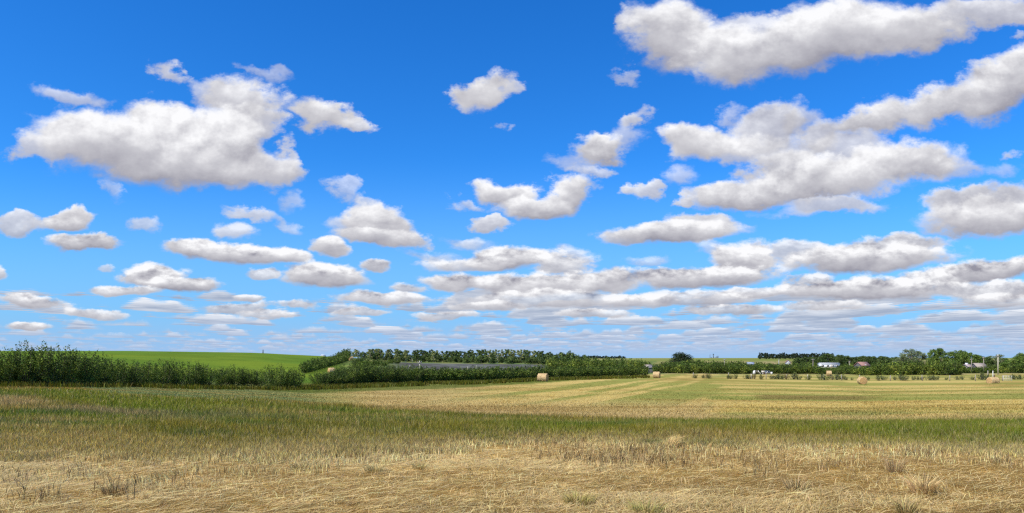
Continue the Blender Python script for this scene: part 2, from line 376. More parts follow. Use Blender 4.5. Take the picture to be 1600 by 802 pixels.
def mk_mesh(name, V, faces_idx, loop_tot, mat, col=None, smooth=False):
    me = bpy.data.meshes.new(name)
    me.vertices.add(len(V)); me.vertices.foreach_set('co', np.asarray(V, np.float32).ravel())
    me.loops.add(len(faces_idx)); me.loops.foreach_set('vertex_index', np.asarray(faces_idx, np.int32))
    nf = len(loop_tot); st = np.zeros(nf, np.int32); st[1:] = np.cumsum(loop_tot)[:-1]
    me.polygons.add(nf); me.polygons.foreach_set('loop_start', st); me.polygons.foreach_set('loop_total', np.asarray(loop_tot, np.int32))
    if smooth: me.polygons.foreach_set('use_smooth', np.ones(nf, bool))
    me.update(calc_edges=True)
    if col is not None:
        at = me.color_attributes.new('tone', 'FLOAT_COLOR', 'POINT')
        c4 = np.ones((len(V), 4), np.float32); c4[:, :3] = col
        at.data.foreach_set('color', c4.ravel())
    if mat: me.materials.append(mat)
    return me
def link(name, me, parent=None):
    o = bpy.data.objects.new(name, me); COL.objects.link(o); o.parent = parent
    return o

# ------------------------------------------------------------------ materials
def new_mat(name):
    m = bpy.data.materials.new(name); m.use_nodes = True
    nt = m.node_tree; nt.nodes.clear(); S.nt = nt
    o = nt.nodes.new('ShaderNodeOutputMaterial')
    return m, nt, o
def attr(name='tone'):
    n = S.nt.nodes.new('ShaderNodeAttribute'); n.attribute_name = name; return S(n.outputs['Color'])
def principled(nt, o, color, rough=0.8, spec=0.2, bump=None, bstr=0.3, bdist=0.05, metal=0.0):
    b = nt.nodes.new('ShaderNodeBsdfPrincipled')
    if isinstance(color, S): nt.links.new(color.k, b.inputs['Base Color'])
    else: b.inputs['Base Color'].default_value = (*color, 1)
    if isinstance(rough, S): nt.links.new(rough.k, b.inputs['Roughness'])
    else: b.inputs['Roughness'].default_value = rough
    b.inputs['Specular IOR Level'].default_value = spec; b.inputs['Metallic'].default_value = metal
    if bump is not None:
        n = nt.nodes.new('ShaderNodeBump'); n.inputs['Strength'].default_value = bstr; n.inputs['Distance'].default_value = bdist
        nt.links.new(bump.k, n.inputs['Height']); nt.links.new(n.outputs[0], b.inputs['Normal'])
    nt.links.new(b.outputs[0], o.inputs[0]); return b
def geo_pos():
    return S(S.nt.nodes.new('ShaderNodeNewGeometry').outputs['Position'])
def objc():
    return S(S.nt.nodes.new('ShaderNodeTexCoord').outputs['Object'])
def vscale(v, s):
    n = S.nt.nodes.new('ShaderNodeVectorMath'); n.operation = 'MULTIPLY'; S.nt.links.new(v.k, n.inputs[0]); n.inputs[1].default_value = s
    return S(n.outputs[0])
def hsv(c, val=None, sat=None):
    n = S.nt.nodes.new('ShaderNodeHueSaturation'); S.nt.links.new(c.k, n.inputs['Color'])
    if val is not None: S.nt.links.new(val.k, n.inputs['Value'])
    if sat is not None: n.inputs['Saturation'].default_value = sat
    return S(n.outputs[0])

GM, nt, o = new_mat('ground')
pos = geo_pos(); c = attr()
n_f = noise(pos, 9.0, 6.0, .65); n_m = noise(vscale(pos, (1, 2.2, 1)), 1.3, 5.0, .6); n_l = noise(vscale(pos, (.5, 1.6, 1)), .16, 4.0, .6)
val = 1.0 + (n_f - .5) * 1.3 + (n_m - .5) * .8 + (n_l - .5) * .4
c = hsv(c, smax(val, .2))
principled(nt, o, c, 1.0, .0, bump=n_f + n_m * 3.0, bstr=.4, bdist=.05)

# ------------------------------------------------------------------ the ground, one sheet to the horizon
nr_far = np.geomspace(1200, 40000, 36)
ys = 1.0 / np.linspace(1 / 5.0, 1 / 1200.0, 620)
rad = np.concatenate([[0.6, 1.5, 2.5, 3.6], ys, nr_far[1:]])
az_in = np.linspace(-42, 42, 640); az_out = np.linspace(42, 318, 70)[1:-1]
az = np.radians(np.concatenate([az_in, az_out]))
na = len(az); nr = len(rad)
RR, AA = np.meshgrid(rad, az, indexing='ij')
RRc = RR / np.maximum(np.cos(np.clip(AA, -math.radians(42), math.radians(42))), .5)
RRc = np.where((AA > math.radians(42)), RR / math.cos(math.radians(42)), RRc)
GX = RRc * np.sin(AA); GY = RRc * np.cos(AA); GZ = H(GX, GY)
def _cover(X, Y):
    return zone(X, np.maximum(Y, .3 * np.hypot(X, Y)))
Vg = np.stack([GX, GY, GZ], -1).reshape(-1, 3); Cg = _cover(GX, GY).reshape(-1, 3) * .92
Vg = np.vstack([Vg, [[0, 0, 0]]]); Cg = np.vstack([Cg, STRAW[None] * .8])
i0 = (np.arange(nr - 1)[:, None] * na + np.arange(na)[None]); j1 = (np.arange(na) + 1) % na
i1 = (np.arange(nr - 1)[:, None] * na + j1[None])
quads = np.stack([i0, i1, i1 + na, i0 + na], -1).reshape(-1, 4)[:, ::-1]
tris = np.stack([np.full(na, len(Vg) - 1), j1, np.arange(na)], -1)
me = mk_mesh('ground', Vg, np.concatenate([quads.ravel(), tris.ravel()]), np.concatenate([np.full(len(quads), 4), np.full(na, 3)]), GM, Cg, True)
g = link('ground', me); g['kind'] = 'structure'; g['label'] = 'rolling prairie ground of straw, mown hay and crop'
# ------------------------------------------------------------------ grass and straw materials
def leaf_mat(name, rough=.7, trans=.3, var=.35, sat=None):
    m, nt, o = new_mat(name)
    c = attr(); n = noise(geo_pos(), 3.0, 3.0, .6)
    c = hsv(c, 1.0 + (n - .5) * var * 2, sat)
    b = nt.nodes.new('ShaderNodeBsdfDiffuse'); t = nt.nodes.new('ShaderNodeBsdfTranslucent')
    gl = nt.nodes.new('ShaderNodeBsdfGlossy'); gl.inputs['Roughness'].default_value = .55
    nt.links.new(c.k, b.inputs[0]); nt.links.new(c.k, t.inputs[0]); gl.inputs[0].default_value = (.8, .85, .8, 1)
    mx = nt.nodes.new('ShaderNodeMixShader'); mx.inputs[0].default_value = trans
    nt.links.new(b.outputs[0], mx.inputs[1]); nt.links.new(t.outputs[0], mx.inputs[2])
    m2 = nt.nodes.new('ShaderNodeMixShader'); m2.inputs[0].default_value = .018
    nt.links.new(mx.outputs[0], m2.inputs[1]); nt.links.new(gl.outputs[0], m2.inputs[2])
    nt.links.new(m2.outputs[0], o.inputs[0])
    return m
M_GRASS = leaf_mat('grass_blades', sat=1.04); M_STRAW = leaf_mat('dry_straw', trans=.2, var=.3)

def blades(X, Y, h, w, lean, col, tipcol, z0=None, leandir=None):
    """standing blades, each a bent quad and a tip"""
    n = len(X); Z = H(X, Y) - .01 if z0 is None else z0
    a = rng.uniform(0, 2 * np.pi, n); ca, sa = np.cos(a), np.sin(a)
    ld = rng.uniform(0, 2 * np.pi, n) if leandir is None else leandir
    lx, ly = np.cos(ld) * lean * h, np.sin(ld) * lean * h
    V = np.empty((n, 5, 3)); hw = w / 2
    V[:, 0] = np.stack([X - ca * hw, Y - sa * hw, Z], -1); V[:, 1] = np.stack([X + ca * hw, Y + sa * hw, Z], -1)
    mx, my, mz = X + lx * .35, Y + ly * .35, Z + h * .55
    V[:, 2] = np.stack([mx + ca * hw * .85, my + sa * hw * .85, mz], -1); V[:, 3] = np.stack([mx - ca * hw * .85, my - sa * hw * .85, mz], -1)
    V[:, 4] = np.stack([X + lx, Y + ly, Z + h * (1 - lean * .3)], -1)
    b = np.arange(n)[:, None] * 5
    idx = np.concatenate([b + [0, 1, 2, 3], b + [3, 2, 4]], 1).ravel()
    tot = np.tile([4, 3], n)
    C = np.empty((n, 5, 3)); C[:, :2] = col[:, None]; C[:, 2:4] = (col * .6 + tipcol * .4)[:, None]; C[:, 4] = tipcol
    return V.reshape(-1, 3), idx, tot, C.reshape(-1, 3)
def lying(X, Y, L, w, zoff, tilt, az, col):
    """fallen stalks, each two narrow quads"""
    n = len(X); Z = H(X, Y) + zoff
    dx, dy = np.cos(az), np.sin(az); hw = w / 2; px_, py_ = -dy * hw, dx * hw
    rz = np.sin(rng.uniform(0, np.pi, n)) * hw * .8
    V = np.empty((n, 6, 3)); bow = rng.uniform(-.08, .12, n) * L
    for k, t in enumerate((-.5, 0, .5)):
        cx = X + dx * L * t + (-dy) * bow * (1 if k == 1 else 0); cy = Y + dy * L * t + dx * bow * (1 if k == 1 else 0)
        cz = Z + tilt * L * (t + .5) + (.02 * L if k == 1 else 0)
        V[:, 2 * k] = np.stack([cx + px_, cy + py_, cz + rz], -1); V[:, 2 * k + 1] = np.stack([cx - px_, cy - py_, cz - rz], -1)
    b = np.arange(n)[:, None] * 6
    idx = np.concatenate([b + [0, 1, 3, 2], b + [2, 3, 5, 4]], 1).ravel()
    return V.reshape(-1, 3), idx, np.full(2 * n, 4), np.repeat(col, 6, 0)
def join(parts):
    V = []; I = []; T_ = []; C_ = []; o = 0
    for v, i, t, c in parts:
        V.append(v); I.append(i + o); T_.append(t); C_.append(c); o += len(v)
    return np.concatenate(V), np.concatenate(I), np.concatenate(T_), np.concatenate(C_)
def jitter(c, s=.18, hs=.06):
    n = len(c); return np.clip(c * (1 + rng.normal(0, s, (n, 1))) * (1 + rng.normal(0, hs, (n, 3))), .006, .85)

# --- flattened straw in front
n = 490000
Y = 1 / rng.uniform(1 / 24.0, 1 / 5.5, n) ; px = rng.normal(0, 90, n) + rng.uniform(-110, 1710, n); X = (px - 800) / F * Y
f, b = band(X, Y); keep = rng.random(n) < (1 - f * .93); X, Y = X[keep], Y[keep]; n = len(X)
swirl = fbm(X * .45, Y * .45, 3) * 5.5
azs = np.where(rng.random(n) < .62, swirl + rng.normal(0, .35, n), rng.uniform(0, np.pi, n))
clump = fbm(X * 1.6 + 40, Y * 2.6, 4)
thin = rng.random(n) < (1.15 - ss(clump, .55, .70) * .8)
X, Y, azs, clump = X[thin], Y[thin], azs[thin], clump[thin]; n = len(X)
tone = rng.random(n)[:, None]
col = np.where(tone < .52, STRAW * 1.05, np.where(tone < .80, STRAW * np.array([.86, .80, .70]), np.where(tone < .95, STRAW2 * .9, np.array([.34, .24, .12]))))
col = mixn(col, STRAW2, ss(fbm(X / 2.1 + 9, Y / 1.3, 3), .52, .68) * .4)
col = jitter(col, .14, .04)
straw = lying(X, Y, rng.uniform(.08, .34, n), np.maximum(rng.uniform(.0028, .005, n), Y * .0004), .006 + rng.random(n) ** 2 * .06 * ss(clump, .7, .4), np.abs(rng.normal(0, .10, n)) * (rng.random(n) < .5), azs, col)
# half-fallen and standing dry stalks
n = 48000
Y = 1 / rng.uniform(1 / 20.0, 1 / 5.5, n); px = rng.normal(0, 90, n) + rng.uniform(-110, 1710, n); X = (px - 800) / F * Y
f, b = band(X, Y); dn = ss(fbm(X * .9 + 5, Y * 1.4 + 8, 3), .42, .66)
keep = rng.random(n) < np.clip(dn * .8 + .06 + f * .0, 0, 1); X, Y = X[keep], Y[keep]; n = len(X)
tone = rng.random(n)[:, None]
col = jitter(np.where(tone < .6, STRAW, np.where(tone < .85, STRAW2, np.array([.13, .085, .045]))), .2, .05)
stalk = blades(X, Y, rng.uniform(.06, .22, n), np.maximum(.004, Y * .0006), rng.uniform(.2, 1.3, n), col, col * 1.05)
me = mk_mesh('straw', *join([straw, stalk])[:3], M_STRAW, join([straw, stalk])[3])
g = link('straw', me); g['kind'] = 'stuff'; g['label'] = 'matted dry straw lying flattened across the near ground'; g['category'] = 'straw'

# --- clumps of short dark weathered stems standing in the straw
spots = [(905, 715, 60, 14, 170), (960, 722, 70, 14, 260), (1040, 722, 60, 12, 260), (1000, 706, 60, 9, 160), (1170, 722, 50, 14, 170), (1185, 745, 26, 8, 36), (1110, 715, 30, 8, 50),
         (560, 715, 40, 8, 60), (180, 770, 40, 14, 30), (215, 762, 30, 8, 20), (285, 762, 35, 12, 24), (130, 745, 25, 8, 20), (340, 745, 60, 8, 40), (500, 716, 26, 5, 60), (650, 700, 30, 4, 90), (690, 697, 20, 3, 60), (730, 694, 30, 4, 70),
         (1440, 712, 50, 6, 130), (1560, 725, 30, 10, 60), (1285, 735, 20, 8, 16), (25, 755, 30, 10, 26), (885, 700, 60, 6, 100), (1330, 728, 60, 12, 50), (60, 785, 60, 12, 50), (830, 695, 60, 4, 80)]
XS, YS = [], []
for (cx, cy, sx, sy, k) in spots:
    k = int(k * .62)
    qx = rng.normal(cx, sx * .55, k); qy = np.clip(rng.normal(cy, sy * .55, k), 690, 830)
    for a, b2 in zip(qx, qy):
        d = depth_at(a, b2, y1=40); XS.append((a - 800) / F * d); YS.append(d)
X = np.array(XS); Y = np.array(YS); n = len(X); XX = np.repeat(X, 3) + rng.normal(0, .03, 3 * n); YY = np.repeat(Y, 3) + rng.normal(0, .03, 3 * n)
tone = rng.random(3 * n)[:, None]
col = jitter(np.where(tone < .30, np.array([.16, .11, .05]), np.where(tone < .8, np.array([.30, .20, .08]), STRAW * .9)), .2, .05)
dk = blades(XX, YY, rng.uniform(.10, .30, 3 * n), rng.uniform(.006, .014, 3 * n), rng.uniform(.1, .6, 3 * n), col, col * .9)
me = mk_mesh('weed_stems', *dk[:3], M_STRAW, dk[3])
g = link('weed_stems', me); g['kind'] = 'stuff'; g['label'] = 'short dark weathered weed stems standing in clumps in the straw'; g['category'] = 'weeds'

# --- the uncut strip
n = 540000
px = rng.normal(0, 90, n) + rng.uniform(-110, 1710, n); gf = np.interp(px, _px, GF); gb = np.interp(px, _px, GB)
k = gf - 3.0
Y = 1 / (1 / (gb + .6) + (1 / k - 1 / (gb + .6)) * rng.random(n)); X = (px - 800) / F * Y
f, b = band(X, Y); s = (Y - gf) / (gb - gf)
dens = np.clip(f * b * 1.2 + .10 * b * ss(s, -.45, 0) * ss(fbm(X * 1.5, Y * 1.5, 3), .45, .6), 0, 1)
keep = rng.random(n) < dens; X, Y, s, f, px = X[keep], Y[keep], s[keep], f[keep], px[keep]; n = len(X)
base = zone(X, Y); dry = rng.random(n) < (.015 + .12 * ss(fbm(X / 4, Y / 2, 3), .48, .6) + .50 * (1 - ss(s, -.05, .28)))
base = np.where(dry[:, None], np.array([.46, .365, .17]) * rng.uniform(.45, 1.15, (n, 1)), base * 1.35)
col = jitter(base, .25, .07)
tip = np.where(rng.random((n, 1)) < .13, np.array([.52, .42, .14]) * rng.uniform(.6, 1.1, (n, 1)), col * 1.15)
hgt = (.16 + .26 * ss(s, -.05, .35)) * rng.uniform(.6, 1.25, n) * (.75 + .5 * fbm(X / 3, Y / 3, 3)) * (.7 + .3 * ss(px, 0, 500))
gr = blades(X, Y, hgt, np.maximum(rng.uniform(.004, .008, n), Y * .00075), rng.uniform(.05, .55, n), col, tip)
# --- short growth and stubble beyond it, and the rough verge at the foot of the shrubs
n = 270000
px = rng.normal(0, 90, n) + rng.uniform(-110, 1710, n); gb = np.interp(px, _px, GB)
Y = 1 / (1 / 120. + (1 / (gb - .3) - 1 / 120.) * rng.random(n)); X = (px - 800) / F * Y
col = jitter(zone(X, Y), .22 * np.clip(40 / Y, .4, 1)[:, None] if False else .09, .025) * 1.06
rough = ss(fbm(X / 4 + 77, Y / 2, 3), .58, .68)
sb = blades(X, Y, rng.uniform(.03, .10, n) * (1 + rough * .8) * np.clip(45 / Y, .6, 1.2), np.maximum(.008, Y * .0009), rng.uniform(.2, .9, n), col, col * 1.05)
n = 42000
px = rng.uniform(-70, 1015, n)
fy = np.interp(px, [-70, 0, 200, 330, 470, 490, 600, 760, 850, 1010], [53, 53, 61, 71, 82, 84, 94, 112, 132, 160])
Y = fy - rng.random(n) ** 1.5 * fy * .10 + .8; X = (px - 800) / F * Y
lo = np.where(px < 480, .5, 1.0)
keep = rng.random(n) < lo * ss(fbm(X / 3, Y / 3, 3), .3, .6); X, Y = X[keep], Y[keep]; n = len(X)
col = jitter(np.where(rng.random((n, 1)) < .6, GREEN * .75, OLIVE * .6), .25, .06)
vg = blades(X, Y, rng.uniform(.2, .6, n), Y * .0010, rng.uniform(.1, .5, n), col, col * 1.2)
me = mk_mesh('grass', *(lambda q: (q[0], q[1], q[2], M_GRASS, q[3]))(join([gr, sb, vg])))
g = link('grass', me); g['kind'] = 'stuff'; g['label'] = 'uncut prairie grass and short stubble, green to gold'; g['category'] = 'grass'
# ------------------------------------------------------------------ shrubs and trees
M_LEAF = leaf_mat('shrub_leaves', trans=.28, var=.45)
M_LEAFD = leaf_mat('tree_leaves', trans=.2, var=.5)
M_BARK, nt, o = new_mat('bark')
principled(nt, o, hsv(attr(), 1.0 + (noise(objc(), 14, 4, .6) - .5) * 1.2), .9, .1)

def leaves(C, size, dirv, spread, col):
    """a leaf (one bent rhomb) at each centre: C (n,3), size (n,), leaning along dirv"""
    n = len(C)
    d = dirv + rng.normal(0, spread, (n, 3)); d /= np.linalg.norm(d, axis=1, keepdims=True) + 1e-9
    r = rng.normal(0, 1, (n, 3)); s = np.cross(d, r); s /= np.linalg.norm(s, axis=1, keepdims=True) + 1e-9
    nn = np.cross(d, s); hl = size[:, None] * .5; hw = size[:, None] * .27
    V = np.empty((n, 4, 3)); V[:, 0] = C - d * hl; V[:, 1] = C + s * hw + nn * hw * .4; V[:, 2] = C + d * hl; V[:, 3] = C - s * hw + nn * hw * .4
    return V.reshape(-1, 3), np.arange(n * 4), np.full(n, 4), np.repeat(col, 4, 0)
def tube(pts, rad, col, k=5):
    pts = np.asarray(pts, float); n = len(pts)
    t = np.gradient(pts, axis=0); t /= np.linalg.norm(t, axis=1, keepdims=True) + 1e-9
    ref = np.array([0.31, .95, .02]); a = np.cross(t, ref); a /= np.linalg.norm(a, axis=1, keepdims=True) + 1e-9; b = np.cross(t, a)
    th = np.arange(k) * 2 * np.pi / k; rad = np.asarray(rad)[:, None, None]
    V = pts[:, None] + rad * (a[:, None] * np.cos(th)[None, :, None] + b[:, None] * np.sin(th)[None, :, None])
    i = np.arange(n - 1)[:, None] * k + np.arange(k)[None]; j = np.arange(n - 1)[:, None] * k + ((np.arange(k) + 1) % k)[None]
    q = np.stack([i, j, j + k, i + k], -1).reshape(-1)
    return V.reshape(-1, 3), q, np.full((n - 1) * k, 4), np.tile(col, (n * k, 1))

def shrub_meshes(tag, w, h, nst, nlf, lsz, c1, c2, spiky=1.0):
    """many upright shoots from a low crown, leafy to the ground; returns (foliage, stems)"""
    st = []; cs = []; dv = []
    for k in range(nst):
        r = math.sqrt(random.random()); a = random.random() * 2 * math.pi
        bx, by = math.cos(a) * r * w * .16, math.sin(a) * r * w * .16
        top = h * (1 - .42 * r ** 2.2) * random.uniform(.80, 1.0 + .10 * spiky)
        tx, ty = math.cos(a) * r * w * .5, math.sin(a) * r * w * .5
        t = np.linspace(0, 1, 6)[:, None]
        b0_, b1_, b2_ = np.array([[bx, by, 0]]), np.array([[tx * .75, ty * .75, top * .42]]), np.array([[tx, ty, top]])
        P_ = (1 - t) ** 2 * b0_ + 2 * t * (1 - t) * b1_ + t ** 2 * b2_
        if k % 3 == 0: st.append(tube(P_, np.linspace(.022, .005, 6) * max(1, w / 3), np.array([.17, .13, .10]), 4))
        m = nlf // nst; tt = rng.uniform(.08, 1.03, m) ** .85
        q = np.stack([np.interp(tt, t[:, 0], P_[:, i]) for i in range(3)], -1)
        sp = (.16 * w / 2.6) * (1.12 - tt) + .035
        q += rng.normal(0, 1, (m, 3)) * sp[:, None] * np.array([1, 1, .8])
        cs.append(q); dv.append(np.tile(np.array([tx * .3, ty * .3, top * .5]) / h, (m, 1)))
    C = np.concatenate(cs); dvv = np.concatenate(dv); C[:, 2] = np.maximum(C[:, 2], .04)
    n = len(C); t = fbm(C[:, 0] * 1.8 + 10, C[:, 2] * 1.8 + C[:, 1], 3)
    col = jitter(mixn(np.broadcast_to(c1, (n, 3)), c2, ss(t + rng.normal(0, .08, n), .40, .66)), .22, .07)
    L_ = leaves(C, lsz * rng.uniform(.6, 1.3, n), dvv, .55, col)
    S_ = join(st)
    return mk_mesh(tag + '_foliage', *L_[:3], M_LEAF, L_[3]), mk_mesh(tag + '_stems', *S_[:3], M_BARK, S_[3])
def tree_meshes(tag, w, h, nlf, lsz, c1, c2, form='round', bare=.16, seed=0, trunk=(.16, .13, .10), clumps=26):
    """tapered trunk and limbs, crown of separate leaf clumps"""
    rr = random.Random(seed); st = []; cl = []
    tcol = np.array(trunk)
    lean = rr.uniform(-.03, .03) * h
    st.append(tube([(0, 0, -.1), (lean * .3, 0, h * .25), (lean * .7, .02 * h, h * .55), (lean, 0, h * .88)], [.028 * h, .022 * h, .014 * h, .004 * h], tcol, 6))
    for k in range(clumps):
        t = (k + rr.random()) / clumps
        z = h * (bare + (1 - bare) * (.06 + .88 * t))
        if form == 'round': prof = math.sin(math.pi * min(1, (.16 + .80 * t))) ** .6
        elif form == 'column': prof = .62 * math.sin(math.pi * min(1, .12 + .84 * t)) ** .5 + .25
        elif form == 'dome': prof = (1 - (.98 * t) ** 2.4) ** .5 + .05
        else: prof = .55 + .6 * rr.random() * math.sin(math.pi * (.1 + .8 * t))
        a = rr.random() * 6.283; r = w * .5 * prof * math.sqrt(rr.uniform(.12, 1)) * .86
        c = np.array([math.cos(a) * r + lean * t, math.sin(a) * r, z])
        cr = w * rr.uniform(.13, .24) * (1.15 - .45 * t) * (1 if form != 'column' else 1.0)
        cl.append((c, cr))
        if k % 2 == 0:
            z0 = z * rr.uniform(.45, .7); st.append(tube([(lean * z0 / h, 0, z0), ((lean * z0 / h + c[0]) * .55, c[1] * .5, (z0 + z) * .5), tuple(c)], [.011 * h, .007 * h, .002 * h], tcol, 4))
    cs = []; dv = []; tt = []
    per = nlf // len(cl)
    for c, cr in cl:
        d = rng.normal(0, 1, (per, 3)); d /= np.linalg.norm(d, axis=1, keepdims=True)
        rad_ = cr * rng.random((per, 1)) ** .45
        q = c + d * rad_ * np.array([1, 1, .78]) * (1 + rng.normal(0, .12, (per, 1)))
        cs.append(q); dv.append(d * .6 + np.array([0, 0, .3])); tt.append(np.full(per, rng.random()))
    C = np.concatenate(cs); dvv = np.concatenate(dv); t = np.concatenate(tt); n = len(C)
    col = jitter(mixn(np.broadcast_to(np.array(c1), (n, 3)), np.array(c2), np.clip(t * .9 + rng.normal(0, .12, n), 0, 1)), .22, .06)
    L_ = leaves(C, lsz * rng.uniform(.6, 1.35, n), dvv, .8, col); S_ = join(st)
    return mk_mesh(tag + '_crown', *L_[:3], M_LEAFD, L_[3]), mk_mesh(tag + '_trunk', *S_[:3], M_BARK, S_[3])

def empty(name, x, y, label, cat, group=None, z=None, rz=0.0):
    e = bpy.data.objects.new(name, None); COL.objects.link(e); e.empty_display_size = .5
    e.location = (x, y, h1(x, y) if z is None else z); e.rotation_euler = (0, 0, rz)
    e['label'] = label; e['category'] = cat
    if group: e['group'] = group
    return e
def plant(kind, meshes, names, x, y, label, cat, group, sx=1.0, sz=1.0, rz=None, z=None):
    e = empty(kind, x, y, label, cat, group, z, random.random() * 6.28 if rz is None else rz)
    e.scale = (sx, sx, sz)
    for nme, me in zip(names, meshes):
        link(nme, me, e)
    return e
def at(px, Y): return (px - 800) / F * Y

DG1, DG2 = np.array([.062, .100, .016]), np.array([.19, .255, .036])
shA = [shrub_meshes('orchard_shrub', 3.1, 2.9, 74, 5200, .125, DG1, DG2) for _ in range(4)]
shB = [shrub_meshes('orchard_shrub_small', 2.8, 2.4, 44, 1700, .20, DG1, np.array([.19, .26, .035])) for _ in range(4)]
LAB_POS = {}
def ordinal(i):
    return ['first', 'second', 'third', 'fourth', 'fifth', 'sixth', 'seventh', 'eighth', 'ninth', 'tenth', 'eleventh', 'twelfth', 'thirteenth', 'fourteenth', 'fifteenth',
            'sixteenth', 'seventeenth', 'eighteenth', 'nineteenth', 'twentieth', 'twenty-first', 'twenty-second', 'twenty-third', 'twenty-fourth', 'twenty-fifth', 'twenty-sixth',
            'twenty-seventh', 'twenty-eighth', 'twenty-ninth', 'thirtieth', 'thirty-first', 'thirty-second', 'thirty-third', 'thirty-fourth', 'thirty-fifth', 'thirty-sixth', 'thirty-seventh',
            'thirty-eighth', 'thirty-ninth', 'fortieth', 'forty-first', 'forty-second', 'forty-third', 'forty-fourth', 'forty-fifth', 'forty-sixth', 'forty-seventh', 'forty-eighth',
            'forty-ninth', 'fiftieth', 'fifty-first', 'fifty-second', 'fifty-third', 'fifty-fourth', 'fifty-fifth', 'fifty-sixth', 'fifty-seventh', 'fifty-eighth', 'fifty-ninth', 'sixtieth'][i]

# the near row on the left: (azimuth, distance, height, width)
row1 = [(-30, 51, 2.9, 3.0), (8, 52, 2.75, 2.7), (40, 53, 3.15, 3.1), (72, 54, 3.2, 3.1), (100, 55.5, 3.15, 3.0), (128, 57, 2.9, 3.0), (152, 59, 2.75, 2.8), (176, 61, 2.6, 2.7), (200, 63, 2.45, 2.8),
        (226, 65, 2.45, 2.8), (250, 67, 2.5, 2.8), (275, 68.5, 2.75, 2.9), (303, 70, 2.7, 3.0), (318, 71, 2.4, 2.8)]
for i, (px, Y, hh, ww) in enumerate(row1):
    lk = 'tall ragged' if i < 7 else 'lower bushy'
    plant('shrub', shA[i % 4], ('foliage', 'stems'), at(px, Y), Y, f'{lk} dark green shrub, {ordinal(i)} from the left in the near row', 'shrub', 'shrubs of the near row on the left', ww / 3.1, hh * (1.03 if 0 < i < 7 else 1.0) / 2.9)
row1b = [(346, 84, 2.2, 3.3), (366, 85, 2.4, 3.3), (386, 86, 2.25, 3.1), (404, 87, 2.1, 3.0)]
for i, (px, Y, hh, ww) in enumerate(row1b):
    plant('shrub', shA[(i + 1) % 4], ('foliage', 'stems'), at(px, Y), Y, f'low dark shrub, {ordinal(i)} from the left in the set-back row before the green hill', 'shrub', 'low shrubs set back from the near row', ww / 3.1, hh / 2.9)
for px, Y, hh, ww, lb in [(431, 78, 2.75, 3.9, 'broad rounded dark shrub forming the left half of the clump beside the grass gap'), (456, 78.5, 2.45, 3.2, 'rounded dark shrub at the very end of the near row, beside the grass gap')]:
    plant('shrub', shA[0], ('foliage', 'stems'), at(px, Y), Y, lb, 'shrub', 'shrubs of the near row on the left', ww / 3.1, hh / 2.9)

# the hedge climbing beside the grass track
n_ = 22
for i in range(n_):
    t = i / (n_ - 1); Y = 150 * (2.1 ** t); px = np.interp(t, [0, .35, .7, 1], [477, 505, 530, 543])
    hh = np.interp(t, [0, .5, .8, 1], [2.6, 3.0, 4.0, 5.4]) * random.uniform(.9, 1.08)
    plant('hedge_shrub', shB[i % 4], ('foliage', 'stems'), at(px, Y), Y, f'dark hedge shrub beside the grass track climbing the hill, {ordinal(i)} from its near end', 'shrub', 'hedge along the climbing grass track', 1.35 * (1 + .6 * t), hh / 2.4)

# the second orchard row across the middle, from the track to the pale bale and on
n_ = 56
for i in range(n_):
    t = i / (n_ - 1); px = 503 + (1004 - 503) * t ** .94; Y = float(np.interp(px, [503, 600, 760, 850, 1004], [88, 99, 119, 138, 168]))
    hh = np.interp(px, [503, 530, 560, 600, 650, 700, 800, 900, 1004], [2.0, 2.4, 3.05, 2.9, 2.5, 2.35, 2.4, 2.4, 2.7]) * random.uniform(.9, 1.08)
    lk = ['dense dark', 'mid green', 'ragged topped'][i % 3]
    plant('orchard_shrub', shB[i % 4] if i > 14 else shA[i % 4], ('foliage', 'stems'), at(px, Y) + random.uniform(-.2, .2), Y + random.uniform(-.4, .4), f'{lk} shrub in the long middle row, {ordinal(i)} from the grass track end', 'shrub', 'shrubs of the long middle row', random.uniform(1.05, 1.25), hh / (2.4 if i > 14 else 2.9))

# the yellow-green row behind it and the shrubs filling the ground between it and the netted rows
LG1, LG2 = np.array([.12, .165, .025]), np.array([.30, .34, .05])
shL = [shrub_meshes('leafy_shrub', 3.0, 2.3, 30, 900, .26, LG1, LG2) for _ in range(3)]
for i in range(30):
    t = i / 29; px = 640 + 300 * t; Y = 128 + 60 * t
    hq = EYE - (np.interp(px, [640, 850, 940], [576, 576.5, 573]) + random.uniform(-.8, 1.2) - HOR) * Y / F - h1(at(px, Y), Y)
    plant('leafy_shrub', shL[i % 3], ('foliage', 'stems'), at(px, Y), Y, f'yellow-green leafy shrub behind the long middle row, {ordinal(i)} from its left end', 'shrub', 'yellow-green shrubs behind the middle row', 1.15, hq / 2.3)
for i in range(34):
    t = i / 33; px = 860 + 150 * t + random.uniform(-5, 5); Y = 215 + random.uniform(0, 60)
    plant('field_bush', shB[i % 4] if i % 3 else shL[i % 3], ('foliage', 'stems'), at(px, Y), Y, f'rounded bush of the thicket left of the pink house, {ordinal(i)} from its left side', 'bush', 'thicket beyond the middle row', random.uniform(1.5, 2.2), random.uniform(1.3, 1.9))
# low hedgerow pieces beyond the track
for i, (px, Y, s_, hz_) in enumerate([(556, 190, 1.2, 1.3), (563, 200, 1.5, 1.5), (571, 210, 1.5, 1.3), (580, 222, 1.5, 1.1), (590, 235, 1.5, 1.0), (600, 245, 1.5, .9), (611, 300, 1.6, .9), (620, 310, 1.6, .9)]):
    plant('hedgerow_bush', shB[i % 4], ('foliage', 'stems'), at(px, Y), Y, f'low green bush of the short hedgerow right of the grass track, {ordinal(i)} from the track', 'bush', 'short hedgerow right of the track', s_, hz_)

